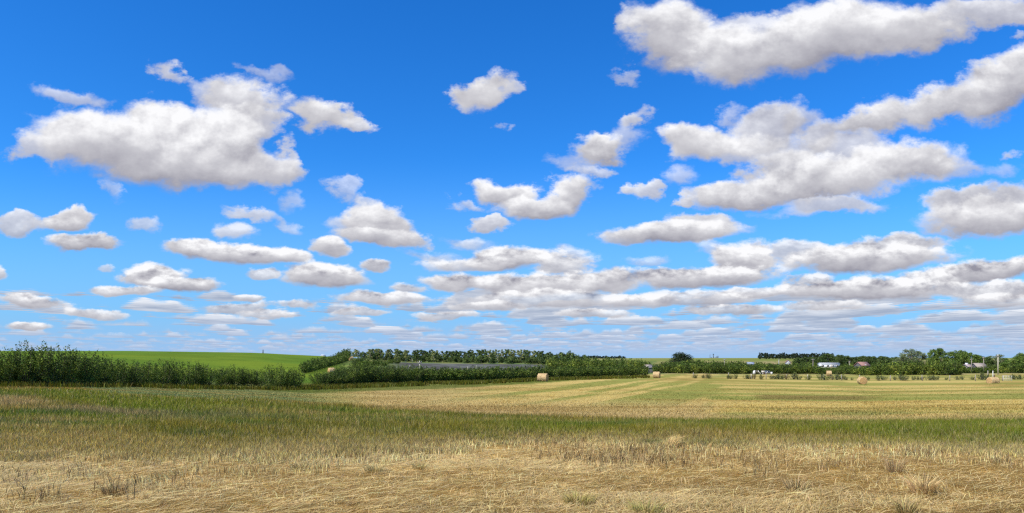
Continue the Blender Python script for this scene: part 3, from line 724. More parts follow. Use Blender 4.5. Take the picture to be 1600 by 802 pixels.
# the shelterbelt on the skyline
TG1, TG2 = (.055, .092, .024), (.15, .205, .05); TP1, TP2 = (.24, .28, .09), (.42, .43, .17)
tA = [tree_meshes('belt_tree', 6.0, 8.5, 1500, .62, TG1, TG2, 'round', .10, k, clumps=22) for k in range(4)]
tB = [tree_meshes('pale_poplar', 4.6, 9.0, 1300, .55, TP1, TP2, 'column', .12, 20 + k, clumps=20, trunk=(.34, .30, .24)) for k in range(3)]
tC = [tree_meshes('low_tree', 7.0, 4.6, 1300, .62, TG1, TG2, 'round', .02, 40 + k, clumps=20) for k in range(3)]
n_ = 58
for i in range(n_):
    px = 567 + (868 - 567) * i / (n_ - 1) + random.uniform(-1.5, 1.5); Y = 470 + random.uniform(-15, 25)
    pale = i in (0, 1, 4, 6, 7, 9, 12, 14, 22, 23, 24, 33, 38, 40, 41, 42, 44, 45, 46, 47, 50)
    top = np.interp(px, [567, 575, 700, 760, 800, 850, 868], [547.5, 545.5, 548, 547, 546.5, 549.5, 553]) + random.uniform(-1.2, 1.8)
    base_z = h1(at(px, Y), Y); hh = max(3.5, EYE + (HOR - top) * Y / F - base_z)
    if pale: plant('poplar_tree', tB[i % 3], ('crown', 'trunk'), at(px, Y), Y - 22, f'pale slender tree in the skyline shelterbelt, {ordinal(i)} from its left end', 'tree', 'trees of the skyline shelterbelt', random.uniform(.95, 1.25), hh / 9.0)
    else: plant('belt_tree', tA[i % 4], ('crown', 'trunk'), at(px, Y), Y, f'dark green tree in the skyline shelterbelt, {ordinal(i)} from its left end', 'tree', 'trees of the skyline shelterbelt', random.uniform(.85, 1.2), hh / 8.5)
for i in range(34):
    px = 568 + (920 - 568) * i / 33 + random.uniform(-2, 2); Y = 452 + random.uniform(-8, 6) - 60 * (px > 860)
    plant('understorey_bush', tC[i % 3], ('foliage', 'stems'), at(px, Y), Y, f'low dark bush at the foot of the shelterbelt, {ordinal(i)} from its left end', 'bush', 'bushes under the skyline shelterbelt', random.uniform(.8, 1.1), random.uniform(.8, 1.15))
for i, (px, Y, w_, hh) in enumerate([(752, 410, 9, 4.5), (730, 415, 6, 3.0), (770, 405, 6, 3.6), (800, 400, 8, 3.4), (830, 396, 9, 3.8), (856, 390, 9, 4.8), (880, 385, 10, 6.6), (893, 370, 9, 6.8), (905, 330, 6, 4.5), (911, 325, 7, 5.3), (916, 320, 5, 4.4), (846, 400, 8, 5.5), (868, 378, 8, 5.2)]):
    lk = ['dark', 'mid green', 'rounded'][i % 3]
    plant('spreading_tree', tC[i % 3], ('crown', 'trunk'), at(px, Y), Y, f'{lk} spreading low tree before the shelterbelt, {ordinal(i)} from the left', 'tree', 'low trees before the shelterbelt', w_ / 7.0, hh / 4.6)

# the single big dark tree
big = tree_meshes('lone_tree', 10.8, 7.2, 7000, .42, (.020, .036, .014), (.045, .066, .022), 'dome', .02, 77, clumps=70)
plant('lone_tree', big, ('crown', 'trunk'), at(1063.5, 310), 310, 'large dark dome-shaped tree standing alone above the middle thicket', 'tree', None, 1.22, (EYE + 7 * 310 / F - h1(at(1063.5, 310), 310)) / 7.0)

# thicket on the right of the pink house and along the far side of the yard
def thicket(x0, x1, n_, Y0, Y1, top_x, top_y, kindset, label, group, name='thicket_bush', wmin=1.2, wmax=1.8, cat='bush', baseh=2.4):
    for i in range(n_):
        px = x0 + (x1 - x0) * (i + .5) / n_ + random.uniform(-.5, .5) * (x1 - x0) / n_; Y = random.uniform(Y0, Y1)
        X = at(px, Y); hh = max(1.2, EYE + (HOR - np.interp(px, top_x, top_y) + random.uniform(-.8, 2.0)) * Y / F - h1(X, Y))
        plant(name, kindset[i % len(kindset)], ('foliage', 'stems') if cat == 'bush' else ('crown', 'trunk'), X, Y, f'{label}, {ordinal(i)} from its left end', cat, group, random.uniform(wmin, wmax), hh / baseh)
mixb = [shB[0], shB[1], shL[0], shB[2], shB[3], shB[1]]
mixg = [shB[0], shL[1], shL[0], shB[2], shL[2], shB[1]]
thicket(1025, 1190, 40, 205, 212, [1025, 1080, 1190], [569, 568, 570], mixb, 'green bush of the middle thicket below the lone dark tree', 'front of the middle thicket')
thicket(1035, 1200, 34, 226, 250, [1025, 1080, 1130, 1200], [567, 564, 565.5, 568], mixb, 'green bush in the back line of the middle thicket', 'back of the middle thicket', wmin=1.5, wmax=2.2)
thicket(1180, 1330, 36, 212, 222, [1180, 1250, 1272, 1280, 1312, 1320, 1330], [571, 571, 572, 576, 576, 573, 573], mixb, 'dark green bush below the long white trailer home', 'bushes below the white trailer home')
thicket(1196, 1345, 30, 246, 285, [1196, 1222, 1226, 1238, 1242, 1270, 1278, 1314, 1320, 1333, 1338, 1360], [569, 567.5, 570.5, 570.5, 567, 568, 576, 576, 570, 570, 574, 574], mixb, 'green bush behind the yard thicket', 'bushes behind the yard thicket', wmin=1.6, wmax=2.4)
thicket(1335, 1500, 34, 200, 212, [1335, 1356, 1366, 1400, 1460, 1500], [574, 573, 567, 566, 564, 567], mixg, 'yellow-green bush of the hedge right of the red-roofed house', 'yard hedge right of the red-roofed house', wmin=1.3, wmax=1.8)
thicket(1490, 1612, 24, 228, 240, [1490, 1540, 1612], [574, 573, 572], mixb, 'dark green bush at the right edge of the yard', 'bushes at the right edge of the yard', wmin=1.4, wmax=1.9)
# trees of the farmyard
tD = [tree_meshes('yard_tree', 7.0, 8.0, 2600, .55, TG1, TG2, 'round', .04, 60 + k, clumps=32) for k in range(4)]
tE = [tree_meshes('cottonwood', 7.5, 9.5, 4800, .46, (.09, .155, .026), (.22, .30, .055), 'column', .08, 80 + k, clumps=36) for k in range(3)]
tF = [tree_meshes('silver_tree', 7.5, 8.5, 3200, .40, (.12, .16, .06), (.27, .31, .15), 'open', .15, 90 + k, clumps=24) for k in range(2)]
thicket(1240, 1420, 40, 420, 470, [1240, 1262, 1280, 1294, 1300, 1330, 1350, 1380, 1420], [559.5, 560, 559, 556, 557, 559, 557.5, 558.5, 559], tD, 'dark tree of the grove behind the white trailer home', 'farmyard grove behind the white trailer home', 'grove_tree', .8, 1.1, 'tree', 8.0)
for px, Y, w_, top, lb in [(1294, 400, 11, 553, 'taller round dark tree rising above the white trailer home'), (1314, 405, 8, 554.5, 'narrow dark tree just right of the tall one above the white trailer home'), (1354, 380, 11, 556.5, 'broad dark tree rising behind the red-roofed house'), (1328, 405, 8, 556, 'small dark tree between the trailer home and the red-roofed house'), (1383, 370, 9, 557, 'small rounded dark tree left of the silvery tree')]:
    X = at(px, Y); hh = EYE + (HOR - top) * Y / F - h1(X, Y); plant('yard_tree', tD[px % 4], ('crown', 'trunk'), X, Y, lb, 'tree', None, w_ / 7.0, hh / 8.0)
for px, Y, w_, top, ks, lb in [(1424, 300, 9, 545.5, tF[0], 'tall silvery open-crowned tree with thin top branches'), (1437, 305, 9, 550, tF[1], 'silvery green tree just right of the tall open-crowned one'), (1410, 300, 7, 552, tF[1], 'sparse silvery tree with loose twigs left of the tall open-crowned one'),
                                (1457, 295, 4.6, 545.5, tE[0], 'narrow bright green cottonwood, left one of the tall pair'), (1470, 295, 6.6, 544, tE[1], 'full bright green cottonwood, right one of the tall pair'),
                                (1488, 290, 6.5, 549.5, tE[2], 'bright green tree at the left of the sloping grove'), (1500, 292, 7.5, 547, tE[0], 'highest bright green tree of the sloping grove'), (1511, 300, 7.5, 551, tE[1], 'bright green tree just right of the highest in the sloping grove'), (1522, 305, 7.5, 554, tE[2], 'mid green tree halfway down the sloping grove'), (1532, 310, 7, 556, tD[1], 'dark tree low in the sloping grove'), (1541, 320, 7, 558, tD[2], 'small dark tree at the low right end of the sloping grove'),
                                (1555, 320, 8, 554, tF[0], 'grey-green tree directly behind the tall wooden pole'), (1564, 330, 7, 559, tE[1], 'small pale tree just right of the tall wooden pole'), (1577, 260, 6, 563, tE[2], 'low green tree between the tall pole and the edge grove'), (1592, 235, 6, 556, tE[0], 'bright green tree at the right edge of the yard, left of the tallest there'), (1601, 230, 6, 551, tE[1], 'tallest bright green tree at the right edge of the yard'), (1611, 230, 6, 555, tE[2], 'bright green tree at the outermost right edge')]:
    X = at(px, Y); hh = EYE + (HOR - top) * Y / F - h1(X, Y); plant('farmyard_tree', ks, ('crown', 'trunk'), X, Y, lb, 'tree', None, w_ / 7.2, hh / (8.5 if ks in tF else 8.0 if ks in tD else 9.5))
# far windbreaks on the skyline
tZ = [tree_meshes('far_tree', 9.0, 7.0, 520, 1.4, (.028, .045, .022), (.05, .07, .03), 'round', .02, 120 + k, clumps=14) for k in range(3)]
for i in range(44):
    px = 1188 + (1300 - 1188) * i / 43; Y = 980 + random.uniform(-30, 30); X = at(px, Y)
    plant('windbreak_tree', tZ[i % 3], ('crown', 'trunk'), X, Y, f'small dark tree in the windbreak left of the farmyard grove, {ordinal(i)} from its left end', 'tree', 'far windbreak left of the farmyard grove', random.uniform(.6, .95), random.uniform(.75, 1.15), z=EYE - .2)
for i in range(26):
    px = 917 + (975 - 917) * i / 25; Y = 1500 + random.uniform(-30, 30); X = at(px, Y)
    plant('windbreak_tree', tZ[i % 3], ('crown', 'trunk'), X, Y, f'tiny dark tree in the distant windbreak right of the shelterbelt, {ordinal(i)} from its left', 'tree', 'distant windbreak right of the shelterbelt', random.uniform(.7, 1.0), random.uniform(.5, .9), z=EYE - .3)
# ------------------------------------------------------------------ small built things
def box(c, s, rz=0.0, tilt=0.0):
    x, y, z = np.array(s) / 2
    V = np.array([[-x, -y, -z], [x, -y, -z], [x, y, -z], [-x, y, -z], [-x, -y, z], [x, -y, z], [x, y, z], [-x, y, z]], float)
    if tilt: ct, st_ = math.cos(tilt), math.sin(tilt); V = V @ np.array([[ct, 0, st_], [0, 1, 0], [-st_, 0, ct]]).T
    cr, sr = math.cos(rz), math.sin(rz); V = V @ np.array([[cr, -sr, 0], [sr, cr, 0], [0, 0, 1]]).T + np.array(c)
    I = np.array([0, 3, 2, 1, 4, 5, 6, 7, 0, 1, 5, 4, 1, 2, 6, 5, 2, 3, 7, 6, 3, 0, 4, 7])
    return V, I, np.full(6, 4), np.ones((8, 3))
def poly(V, faces):
    return np.array(V, float), np.concatenate([np.array(f) for f in faces]), np.array([len(f) for f in faces]), np.ones((len(V), 3))
def tb(pts, r, k=8):
    v, i, t, c = tube(pts, r, np.ones(3), k); n = len(v)
    I = np.concatenate([i, np.arange(k)[::-1], np.arange(n - k, n)]); T = np.concatenate([t, [k, k]])
    return v, I, T, c
def solid(name, parts, mat, parent=None, smooth=False):
    q = join(parts); return link(name, mk_mesh(name, q[0], q[1], q[2], mat, q[3], smooth), parent)
def plain(name, col, rough=.8, var=.25, sc=6.0, spec=.2, stretch=(1, 1, 1), metal=0.0):
    m, nt, o = new_mat(name); p = objc(); n = noise(vscale(p, stretch), sc, 5, .6); n2 = noise(p, sc * .22, 3, .6)
    cc = S.nt.nodes.new('ShaderNodeRGB'); cc.outputs[0].default_value = (*col, 1)
    principled(nt, o, hsv(S(cc.outputs[0]), 1.0 + (n - .5) * var * 2 + (n2 - .5) * var * 1.6), rough, spec, bump=n, bstr=.3, bdist=.02, metal=metal)
    return m
M_WOOD = plain('weathered_wood', (.30, .26, .21), .9, .35, 18, .1, (1, 1, .12))
M_PALEWOOD = plain('pale_post_wood', (.55, .50, .38), .9, .25, 18, .1, (1, 1, .12))
M_WHITE = plain('white_siding', (.68, .69, .70), .6, .06, 5, .3, (.2, .2, 6))
M_CREAM = plain('cream_boards', (.66, .60, .50), .8, .12, 6, .2, (.3, .3, 5))
M_PINK = plain('pinkish_boards', (.36, .285, .255), .85, .18, 6, .1, (.3, .3, 5))
M_GREYW = plain('grey_boards', (.16, .15, .15), .9, .3, 8, .1, (3, 3, .3))
M_REDROOF = plain('red_shingles', (.34, .19, .155), .85, .2, 9, .15, (1, 4, 1))
M_TANROOF = plain('tan_shingles', (.36, .30, .24), .85, .2, 9, .15, (1, 4, 1))
M_GREYROOF = plain('blue_grey_roof', (.32, .36, .42), .5, .12, 6, .3)
M_GLASS = plain('window_glass', (.035, .04, .05), .15, .1, 3, .5)
M_STEEL = plain('galvanised_steel', (.36, .38, .40), .5, .12, 5, .4, metal=.5)
M_CONC = plain('pale_concrete', (.34, .37, .40), .85, .08, .4, .1)
M_DARKST = plain('dark_steel', (.09, .11, .13), .6, .12, .6, .3)
M_TARP = plain('white_tarpaulin', (.66, .64, .58), .7, .1, 4, .2)
M_RUST = plain('rusty_iron', (.13, .07, .045), .9, .4, 9, .1)

# hay bales
M_HAY, nt, o = new_mat('baled_hay')
p = objc(); nb = noise(vscale(p, (1.2, 9, 9)), 4, 6, .7, 1.2); nb2 = noise(p, 1.8, 3, .6)
cc = mixc(sstep(nb, .35, .65), (.38, .25, .11), (.74, .55, .29))
principled(nt, o, hsv(cc, 1.0 + (nb2 - .5) * .5), .95, .05, bump=nb, bstr=.8, bdist=.05)
M_HAYE, nt, o = new_mat('bale_end')
p = objc(); _, by_, bz_ = sep(p); r_ = S._m('SQRT', by_ * by_ + (bz_) * (bz_))
nb = noise(p, 16, 5, .7); sp_ = S._m('SINE', r_ * 55.0 + nb * 6.0)
cc = mixc(sstep(sp_ + (nb - .5) * 2.5, -.8, .8), (.36, .20, .075), (.70, .45, .20))
principled(nt, o, cc, .95, .05, bump=nb + sp_ * .3, bstr=.8, bdist=.05)
def bale(px, Y, R, L, rz, label, sink=.05, z=None):
    X = at(px, Y); e = empty('hay_bale', X, Y, label, 'hay bale', 'round hay bales', h1(X, Y) + R - sink if z is None else z, rz)
    k, m = 40, 11; th = np.arange(k) * 2 * np.pi / k
    xs = np.concatenate([[-.5, -.49, -.465], np.linspace(-.42, .42, m), [.465, .49, .5]]) * L
    rs = np.concatenate([[.90, .955, .985], np.ones(m), [.985, .955, .90]]) * R
    A, B = np.meshgrid(th, xs); Rm = np.repeat(rs[:, None], k, 1)
    s0 = random.random() * 50
    Rm = Rm * (1 + (fbm(B * 6 + s0, np.cos(A) * 3 + np.sin(A) * 4 + s0, 3) - .5) * .07) ; Rm = Rm * np.where(np.sin(A) < -.75, .93 + 0 * Rm, 1)
    V = np.stack([B, Rm * np.cos(A), Rm * np.sin(A)], -1).reshape(-1, 3); n = len(xs)
    i = np.arange(n - 1)[:, None] * k + np.arange(k)[None]; j = np.arange(n - 1)[:, None] * k + ((np.arange(k) + 1) % k)[None]
    q = np.stack([i, j, j + k, i + k], -1).reshape(-1)
    solid('wrapped_side', [(V, q, np.full((n - 1) * k, 4), np.ones((len(V), 3)))], M_HAY, e, True)
    for sgn in (-1, 1):
        rr_ = np.array([.0, .35, .7, .895]) * R; ox = np.array([.02, .018, .008, -.004]) * sgn + sgn * L * .5
        V = np.concatenate([np.stack([np.full(k, ox[a]) + (vnoise(np.cos(th) * 4 + a * 7, np.sin(th) * 4 + 9) - .5) * .05 * sgn * (a < 3), rr_[a] * np.cos(th), rr_[a] * np.sin(th)], -1) for a in range(1, 4)] + [np.array([[ox[0], 0, 0]])])
        f = []
        for a in range(2):
            for b in range(k): f.append([a * k + b, (a + 1) * k + b, (a + 1) * k + (b + 1) % k, a * k + (b + 1) % k])
        for b in range(k): f.append([3 * k, b, (b + 1) % k])
        if sgn < 0: f = [x[::-1] for x in f]
        solid('end_face', [poly(V, f)], M_HAYE, e)
    # loose stalks sticking out round the bale
    n = 420; th = rng.uniform(0, 2 * np.pi, n); xx = rng.uniform(-.5, .5, n) * L
    rr_ = R * .99; C = np.stack([xx, rr_ * np.cos(th), rr_ * np.sin(th)], -1); d = np.stack([rng.normal(0, .5, n), np.cos(th), np.sin(th)], -1)
    lv = leaves(C, rng.uniform(.08, .22, n), d, .7, np.ones((n, 3)) * np.array([.70, .50, .24])); lv[0][:] = lv[0]
    link('loose_straw', mk_mesh('loose_straw', *lv[:3], M_STRAW, lv[3]), e)
    return e
bale(848.3, 118, .70, 1.62, math.radians(-22), 'round straw-coloured hay bale lying beside the long middle row of shrubs')
bale(1026.0, 150, .70, 1.42, math.radians(-24), 'smaller-looking hay bale in front of the pink house')
bale(1347, 126, .70, 1.35, math.radians(82), 'round hay bale with its spiral end facing the viewer, in the open field')
bale(1551.5, 126, .68, 1.70, math.radians(12), 'reddish-brown slumped hay bale near the white cattle panel', .25)
bale(1295.3, 172, .66, 1.12, math.radians(-15), 'pale hay bale half hidden by weeds on the fence line', -.35)
bale(518, 150, .70, 1.30, math.radians(35), 'hay bale at the lower end of the grass track', .02)
bale(548.5, 300, .85, 1.60, math.radians(40), 'hay bale at the top of the grass track against the sky', -.3)

# fence along the far side of the hay field
FY = 150
e = empty('wire_fence', at(1262, FY), FY, 'wire fence on grey wooden posts along the far side of the hay field', 'fence')
fp = [(1083, 152), (1138, 151), (1174, 150), (1197, 150), (1229, 150), (1262, 149), (1287, 148), (1315, 147), (1343, 146), (1391, 145), (1441, 144), (1484, 143), (1524, 142), (1566, 141), (1606, 140)]
ox, oy, oz = e.location
pts = []
for px, Y in fp:
    X = at(px, Y); z = h1(X, Y); hp = random.uniform(1.1, 1.35); lx = random.uniform(-.06, .06)
    solid('post', [tb([(X - ox, Y - oy, z - oz - .1), (X - ox + lx, Y - oy, z - oz + hp)], [.085, .075])], M_PALEWOOD if px in (1262, 1287, 1174) else M_WOOD, e)
    pts.append((X - ox, Y - oy, z - oz))
for hz_ in (.35, .7, 1.02):
    P_ = np.array(pts) + np.array([0, 0, hz_]); solid('wire', [tb(P_, [.006] * len(P_), 4)], M_STEEL, e)

# bushes and weeds scattered along the fence
shS = [shrub_meshes('fence_weed', 1.3, 1.0, 16, 420, .12, np.array([.06, .09, .02]), np.array([.17, .19, .045])) for _ in range(3)]
shR = [shrub_meshes('brown_weed', 1.3, 1.0, 16, 360, .10, np.array([.10, .08, .03]), np.array([.20, .15, .06])) for _ in range(2)]
fl = [(1086, 6), (1098, 5), (1103, 8), (1108, 7), (1137, 6), (1141, 6), (1149, 7), (1166, 6), (1171, 6), (1178, 9), (1190, 7), (1205, 6), (1210, 6), (1216, 8), (1222, 8), (1229, 9), (1240, 10), (1248, 8), (1262, 8), (1283, 10), (1290, 8), (1300, 7), (1308, 13),
      (1318, 7), (1322, 5), (1331, 4), (1342, 5), (1356, 6), (1373, 8), (1380, 7), (1399, 6), (1409, 9), (1414, 8), (1427, 6), (1435, 5), (1441, 5), (1452, 8), (1460, 7), (1465, 6), (1478, 4), (1496, 5), (1503, 6), (1519, 5), (1536, 11), (1541, 9), (1587, 8), (1594, 7)]
for i, (px, hpx) in enumerate(fl):
    Y = FY - 1.5 + random.uniform(-1, 3); s_ = hpx * Y / F; brown = px in (1103, 1178, 1229, 1300, 1318, 1342)
    nm = 'brownish' if brown else 'green'
    size = 'tall' if hpx >= 9 else 'middling' if hpx >= 7 else 'small'
    plant('fence_bush', (shR if brown else shS)[i % (2 if brown else 3)], ('foliage', 'stems'), at(px, Y), Y, f'{size} {nm} bush on the fence line, {ordinal(i)} counted from its left end', 'bush', 'bushes along the field fence', s_ * random.uniform(1.0, 1.6), s_ * 1.12)

# houses
def gable(name, px, Y, w, d, hw, hr, base_py, wallm, roofm, rz, label, wins=(), door=None, chim=None, over=.25):
    X = at(px, Y); z = EYE - (base_py - HOR) * Y / F
    e = empty(name, X, Y, label, 'house', None, z, rz)
    a, b = w / 2, d / 2
    solid('wall', [poly([(-a, -b, -1), (a, -b, -1), (a, b, -1), (-a, b, -1), (-a, -b, hw), (a, -b, hw), (a, b, hw), (-a, b, hw), (-a, 0, hw + hr), (a, 0, hw + hr)],
                        [(0, 3, 2, 1), (0, 1, 5, 4), (2, 3, 7, 6), (1, 2, 6, 9, 5), (3, 0, 4, 8, 7)])], wallm, e)
    A, B = a + over, b + over; t = .12; e0 = hw - over * hr / b + .04; r0 = hw + hr + .04
    rf = solid('roof', [poly([(-A, -B, e0), (A, -B, e0), (A, 0, r0), (-A, 0, r0), (-A, -B, e0 + t), (A, -B, e0 + t), (A, 0, r0 + t), (-A, 0, r0 + t), (-A, B, e0), (A, B, e0), (-A, B, e0 + t), (A, B, e0 + t)],
                             [(4, 5, 6, 7), (0, 3, 2, 1), (7, 6, 11, 10), (3, 8, 9, 2), (0, 1, 5, 4), (9, 8, 10, 11), (0, 4, 7, 3), (3, 7, 10, 8), (1, 2, 6, 5), (2, 9, 11, 6)])], roofm, e)
    for (wx, wz, ww, wh, side) in wins:
        pos_ = (wx, -b - .03, wz) if side == 'f' else (-a - .03, wx, wz)
        sz = (ww, .06, wh) if side == 'f' else (.06, ww, wh); s2 = (ww + .2, .04, wh + .2) if side == 'f' else (.04, ww + .2, wh + .2)
        f = solid('window', [box(pos_, sz)], M_GLASS, e); solid('frame', [box((pos_[0], pos_[1] + .02, pos_[2]), s2)], M_WHITE, f)
    if door: solid('door', [box((door, -b - .03, .95), (.95, .06, 2.0))], M_GREYW, e)
    if chim: solid('chimney', [box((chim[0], chim[1], hw + hr + chim[2] / 2 - .3), (.6, .6, chim[2] + .6))], M_WHITE, rf)
    return e
gable('farm_house', 1231, 300, 1.9, 2.0, .8, .85, 569, M_WHITE, M_REDROOF, math.radians(75), 'small white gabled house peeping over the thicket left of the trailer home', [(0, .6, .5, .5, 'f')])
gable('farm_house', 1347, 232, 3.6, 3.0, .9, 1.05, 575.4, M_GREYW, M_REDROOF, math.radians(20), 'house with a red shingle roof half hidden among the farmyard trees', [(0, .8, .6, .6, 'f')])
gable('farm_house', 1012.5, 213, 1.7, 2.0, 1.25, .6, 580, M_PINK, M_TANROOF, math.radians(12), 'weathered pink house beside the dark shed, left of the lone tree', [(-.3, .8, .35, .45, 'f')], .5)
gable('dark_shed', 1022, 210, 3.4, 2.4, 1.3, .5, 581.5, M_GREYW, M_GREYW, math.radians(-6), 'low dark grey shed between the pink house and the lone tree')['category'] = 'shed'
gable('farm_house', 1511, 236, 1.7, 3.0, 1.9, .8, 582, M_PINK, M_PINK, math.radians(8), 'narrow pinkish house with a white chimney before the sloping grove', [(0, 1.2, .6, .6, 'f')], chim=(-.2, 0, .5))
gable('farm_house', 1529, 236, 3.4, 4.0, 1.5, 1.35, 581.2, M_GREYW, M_TANROOF, math.radians(3), 'low house with a tan shingle roof right of the narrow pinkish one', [(-.7, 1.0, .8, .6, 'f'), (.8, 1.0, .8, .6, 'f')])
gable('farm_house', 1172.5, 222, 1.7, 1.7, .8, .5, 573.0, M_GREYW, M_GREYROOF, math.radians(-10), 'small building with a pale blue-grey roof sunk in the thicket')
# long white trailer home
Y = 395; X = at(1295, Y); z = EYE - (575 - HOR) * Y / F
e = empty('trailer_home', X, Y, 'long white trailer home with dark windows above the thicket', 'trailer home', None, z, math.radians(3))
solid('wall', [box((0, 0, 1.1), (11.0, 4.0, 2.9))], M_WHITE, e)
solid('roof', [poly([(-5.7, -2.3, 2.5), (5.7, -2.3, 2.5), (5.7, 2.3, 2.5), (-5.7, 2.3, 2.5), (-5.5, 0, 2.9), (5.5, 0, 2.9)], [(0, 3, 2, 1), (0, 1, 5, 4), (2, 3, 4, 5), (1, 2, 5), (3, 0, 4)])], M_WHITE, e)
for wx, ww in ((-4.7, 1.6), (-1.6, 1.1), (1.5, .5), (3.9, .7)):
    f = solid('window', [box((wx, -2.03, 1.15), (ww, .06, .9))], M_GLASS, e); solid('frame', [box((wx, -2.01, 1.15), (ww + .16, .04, 1.06))], M_CREAM, f)
solid('door', [box((.4, -2.03, 1.0), (.9, .06, 1.9))], M_CREAM, e)
solid('annex', [box((-6.6, -.4, .5), (2.2, 2.6, 1.5))], M_STEEL, e)

# poles
def pole(name, px, Y, top, base, r, label, mat=M_WOOD, arm=None, cat='pole', lean=0.0):
    X = at(px, Y); zt = EYE + (HOR - top) * Y / F; zb = EYE + (HOR - base) * Y / F
    e = empty(name, X, Y, label, cat, None, zb)
    hh = zt - zb; solid('post', [tb([(0, 0, -.3), (lean * .5, 0, hh * .5), (lean, 0, hh)], [r, r * .9, r * .72])], mat, e)
    if arm:
        solid('crossarm', [box((lean * .95, -.1, hh - arm[1]), (arm[0], .12, .14))], M_WOOD, e)
        for s_ in (-1, 0, 1): solid('insulator', [tb([(lean * .95 + s_ * arm[0] * .42, -.1, hh - arm[1] + .07), (lean * .95 + s_ * arm[0] * .42, -.1, hh - arm[1] + .28)], [.05, .035], 6)], M_STEEL, e)
    else:
        solid('cap', [tb([(lean, 0, hh + .003), (lean, 0, hh + .06)], [r * .8, r * .5])], M_STEEL, e)
    return e
pole('utility_pole', 1559.4, 205, 554, 585, .155, 'tallest wooden pole near the right edge of the farmyard, reaching above the trees', M_PALEWOOD, (1.5, .5))
pole('utility_pole', 1518, 225, 560.5, 578, .15, 'grey pole standing before the sloping grove, above the narrow pinkish house', M_WOOD, (1.1, .3))
pole('utility_pole', 1537, 225, 558, 578, .15, 'grey pole at the low end of the sloping grove', M_WOOD, (1.1, .3))
pole('utility_pole', 1270.3, 226, 561, 580, .13, 'slim grey pole left of the white trailer home', M_WOOD, (1.0, .3))
pole('utility_pole', 1217, 300, 561, 578, .14, 'thin pole above the thicket left of the small white gabled house', M_STEEL, (1.0, .3))
pole('utility_pole', 1132, 213, 561, 581, .11, 'pale thin pole in the middle thicket right of the grain towers', M_WOOD, (.9, .3))
pole('utility_pole', 1327, 300, 565, 580, .14, 'short pale pole between the trailer home and the red-roofed house', M_PALEWOOD, (.9, .3))
pole('gate_post', 1551.4, 150, 579.5, 592, .105, 'white gate post directly behind the reddish-brown bale', M_TARP, None, 'post')
pole('gate_post', 1543.6, 152, 579.5, 592, .13, 'thick grey gate post left of the reddish-brown bale', M_WOOD, None, 'post')
pole('gate_post', 1553.8, 147, 586, 592, .15, 'short reddish stump post behind the reddish-brown bale', M_RUST, None, 'post')
pole('wooden_post', 655.8, 125, 564, 584, .11, 'tall wooden post with a short crossarm rising behind the middle row', M_PALEWOOD, (.75, .35), 'post')
pole('wooden_post', 640.5, 128, 571, 584, .07, 'shorter thin post left of the crossarm post behind the middle row', M_PALEWOOD, None, 'post')
pole('wooden_post', 731, 205, 573, 581, .10, 'pale post standing before the dark netted rows', M_PALEWOOD, None, 'post')
pole('wooden_post', 744, 210, 571, 580, .09, 'thin pale post just right of the one before the dark netted rows', M_PALEWOOD, None, 'post')
pole('wooden_post', 644, 430, 561, 569, .12, 'tiny post below the skyline shelterbelt', M_PALEWOOD, None, 'post')
# white cattle panel
Y = 139; X = at(1574.5, Y)
e = empty('cattle_panel', X, Y, 'white tubular cattle panel standing right of the reddish-brown bale', 'gate')
for hz_ in (.25, .55, .85, 1.12): solid('rail', [tb([(-.85, 0, hz_), (.85, 0, hz_)], [.028, .028], 6)], M_TARP, e)
for xx in (-.85, -.3, .3, .85): solid('upright', [tb([(xx, .04, -.05), (xx, .04, 1.17)], [.032, .032], 6)], M_TARP, e)
# white scrap by the thicket
def scrap(name, px, Y, base_py, label, parts, mat, cat):
    X = at(px, Y); z = EYE - (base_py - HOR) * Y / F; e = empty(name, X, Y, label, cat, None, z)
    for nm, pr, mt in parts: solid(nm, pr, mt or mat, e)
Yq = 180
scrap('tarpaulin_frame', 1179.5, Yq, 585, 'pale leaning frame draped with torn tarpaulin, leftmost of the white scrap', [
    ('tarpaulin', [poly([(-.75, -.2, 0), (.0, -.35, 0), (.1, 0, 1.05), (-.35, .1, .95), (-.72, -.16, 0), (.03, -.30, 0), (.12, .04, 1.02), (-.33, .14, .92)], [(0, 1, 2, 3), (7, 6, 5, 4), (0, 4, 5, 1), (1, 5, 6, 2), (2, 6, 7, 3), (3, 7, 4, 0)])], None),
    ('frame', [box((.3, 0, .5), (.07, .07, 1.15), 0, .45), box((.75, 0, .5), (.07, .07, 1.15), 0, -.35), box((.4, .1, .95), (.9, .06, .06), 0, .1)], M_WOOD)], M_TARP, 'scrap')
scrap('bent_sheet', 1187, Yq, 585, 'white bent metal sheet leaning in the scrap beside the thicket', [
    ('panel', [box((-.25, 0, .62), (.10, .5, .7), 0, -.5), box((.10, .02, .28), (.12, .5, .62), 0, -.85)], None), ('stand', [box((.05, .3, .3), (.08, .08, .6), 0, .2)], M_RUST)], M_TARP, 'scrap')
scrap('farm_implement', 1192.5, Yq, 585.2, 'cream box-bodied farm implement with a slanting boom beside the thicket', [
    ('hopper', [poly([(-.38, -.3, .45), (.30, -.3, .45), (.30, .3, .45), (-.38, .3, .45), (-.42, -.35, .95), (.34, -.35, .95), (.34, .35, .95), (-.42, .35, .95)], [(0, 3, 2, 1), (4, 5, 6, 7), (0, 1, 5, 4), (1, 2, 6, 5), (2, 3, 7, 6), (3, 0, 4, 7)]), box((-.02, 0, .22), (.42, .4, .46))], None),
    ('boom', [box((.72, 0, .40), (1.05, .12, .12), 0, -.45)], None), ('wheel', [tb([(.1, -.42, .2), (.1, -.30, .2)], [.2, .2], 12)], M_RUST), ('wheel', [tb([(.1, .30, .2), (.1, .42, .2)], [.2, .2], 12)], M_RUST)], M_CREAM, 'machine')
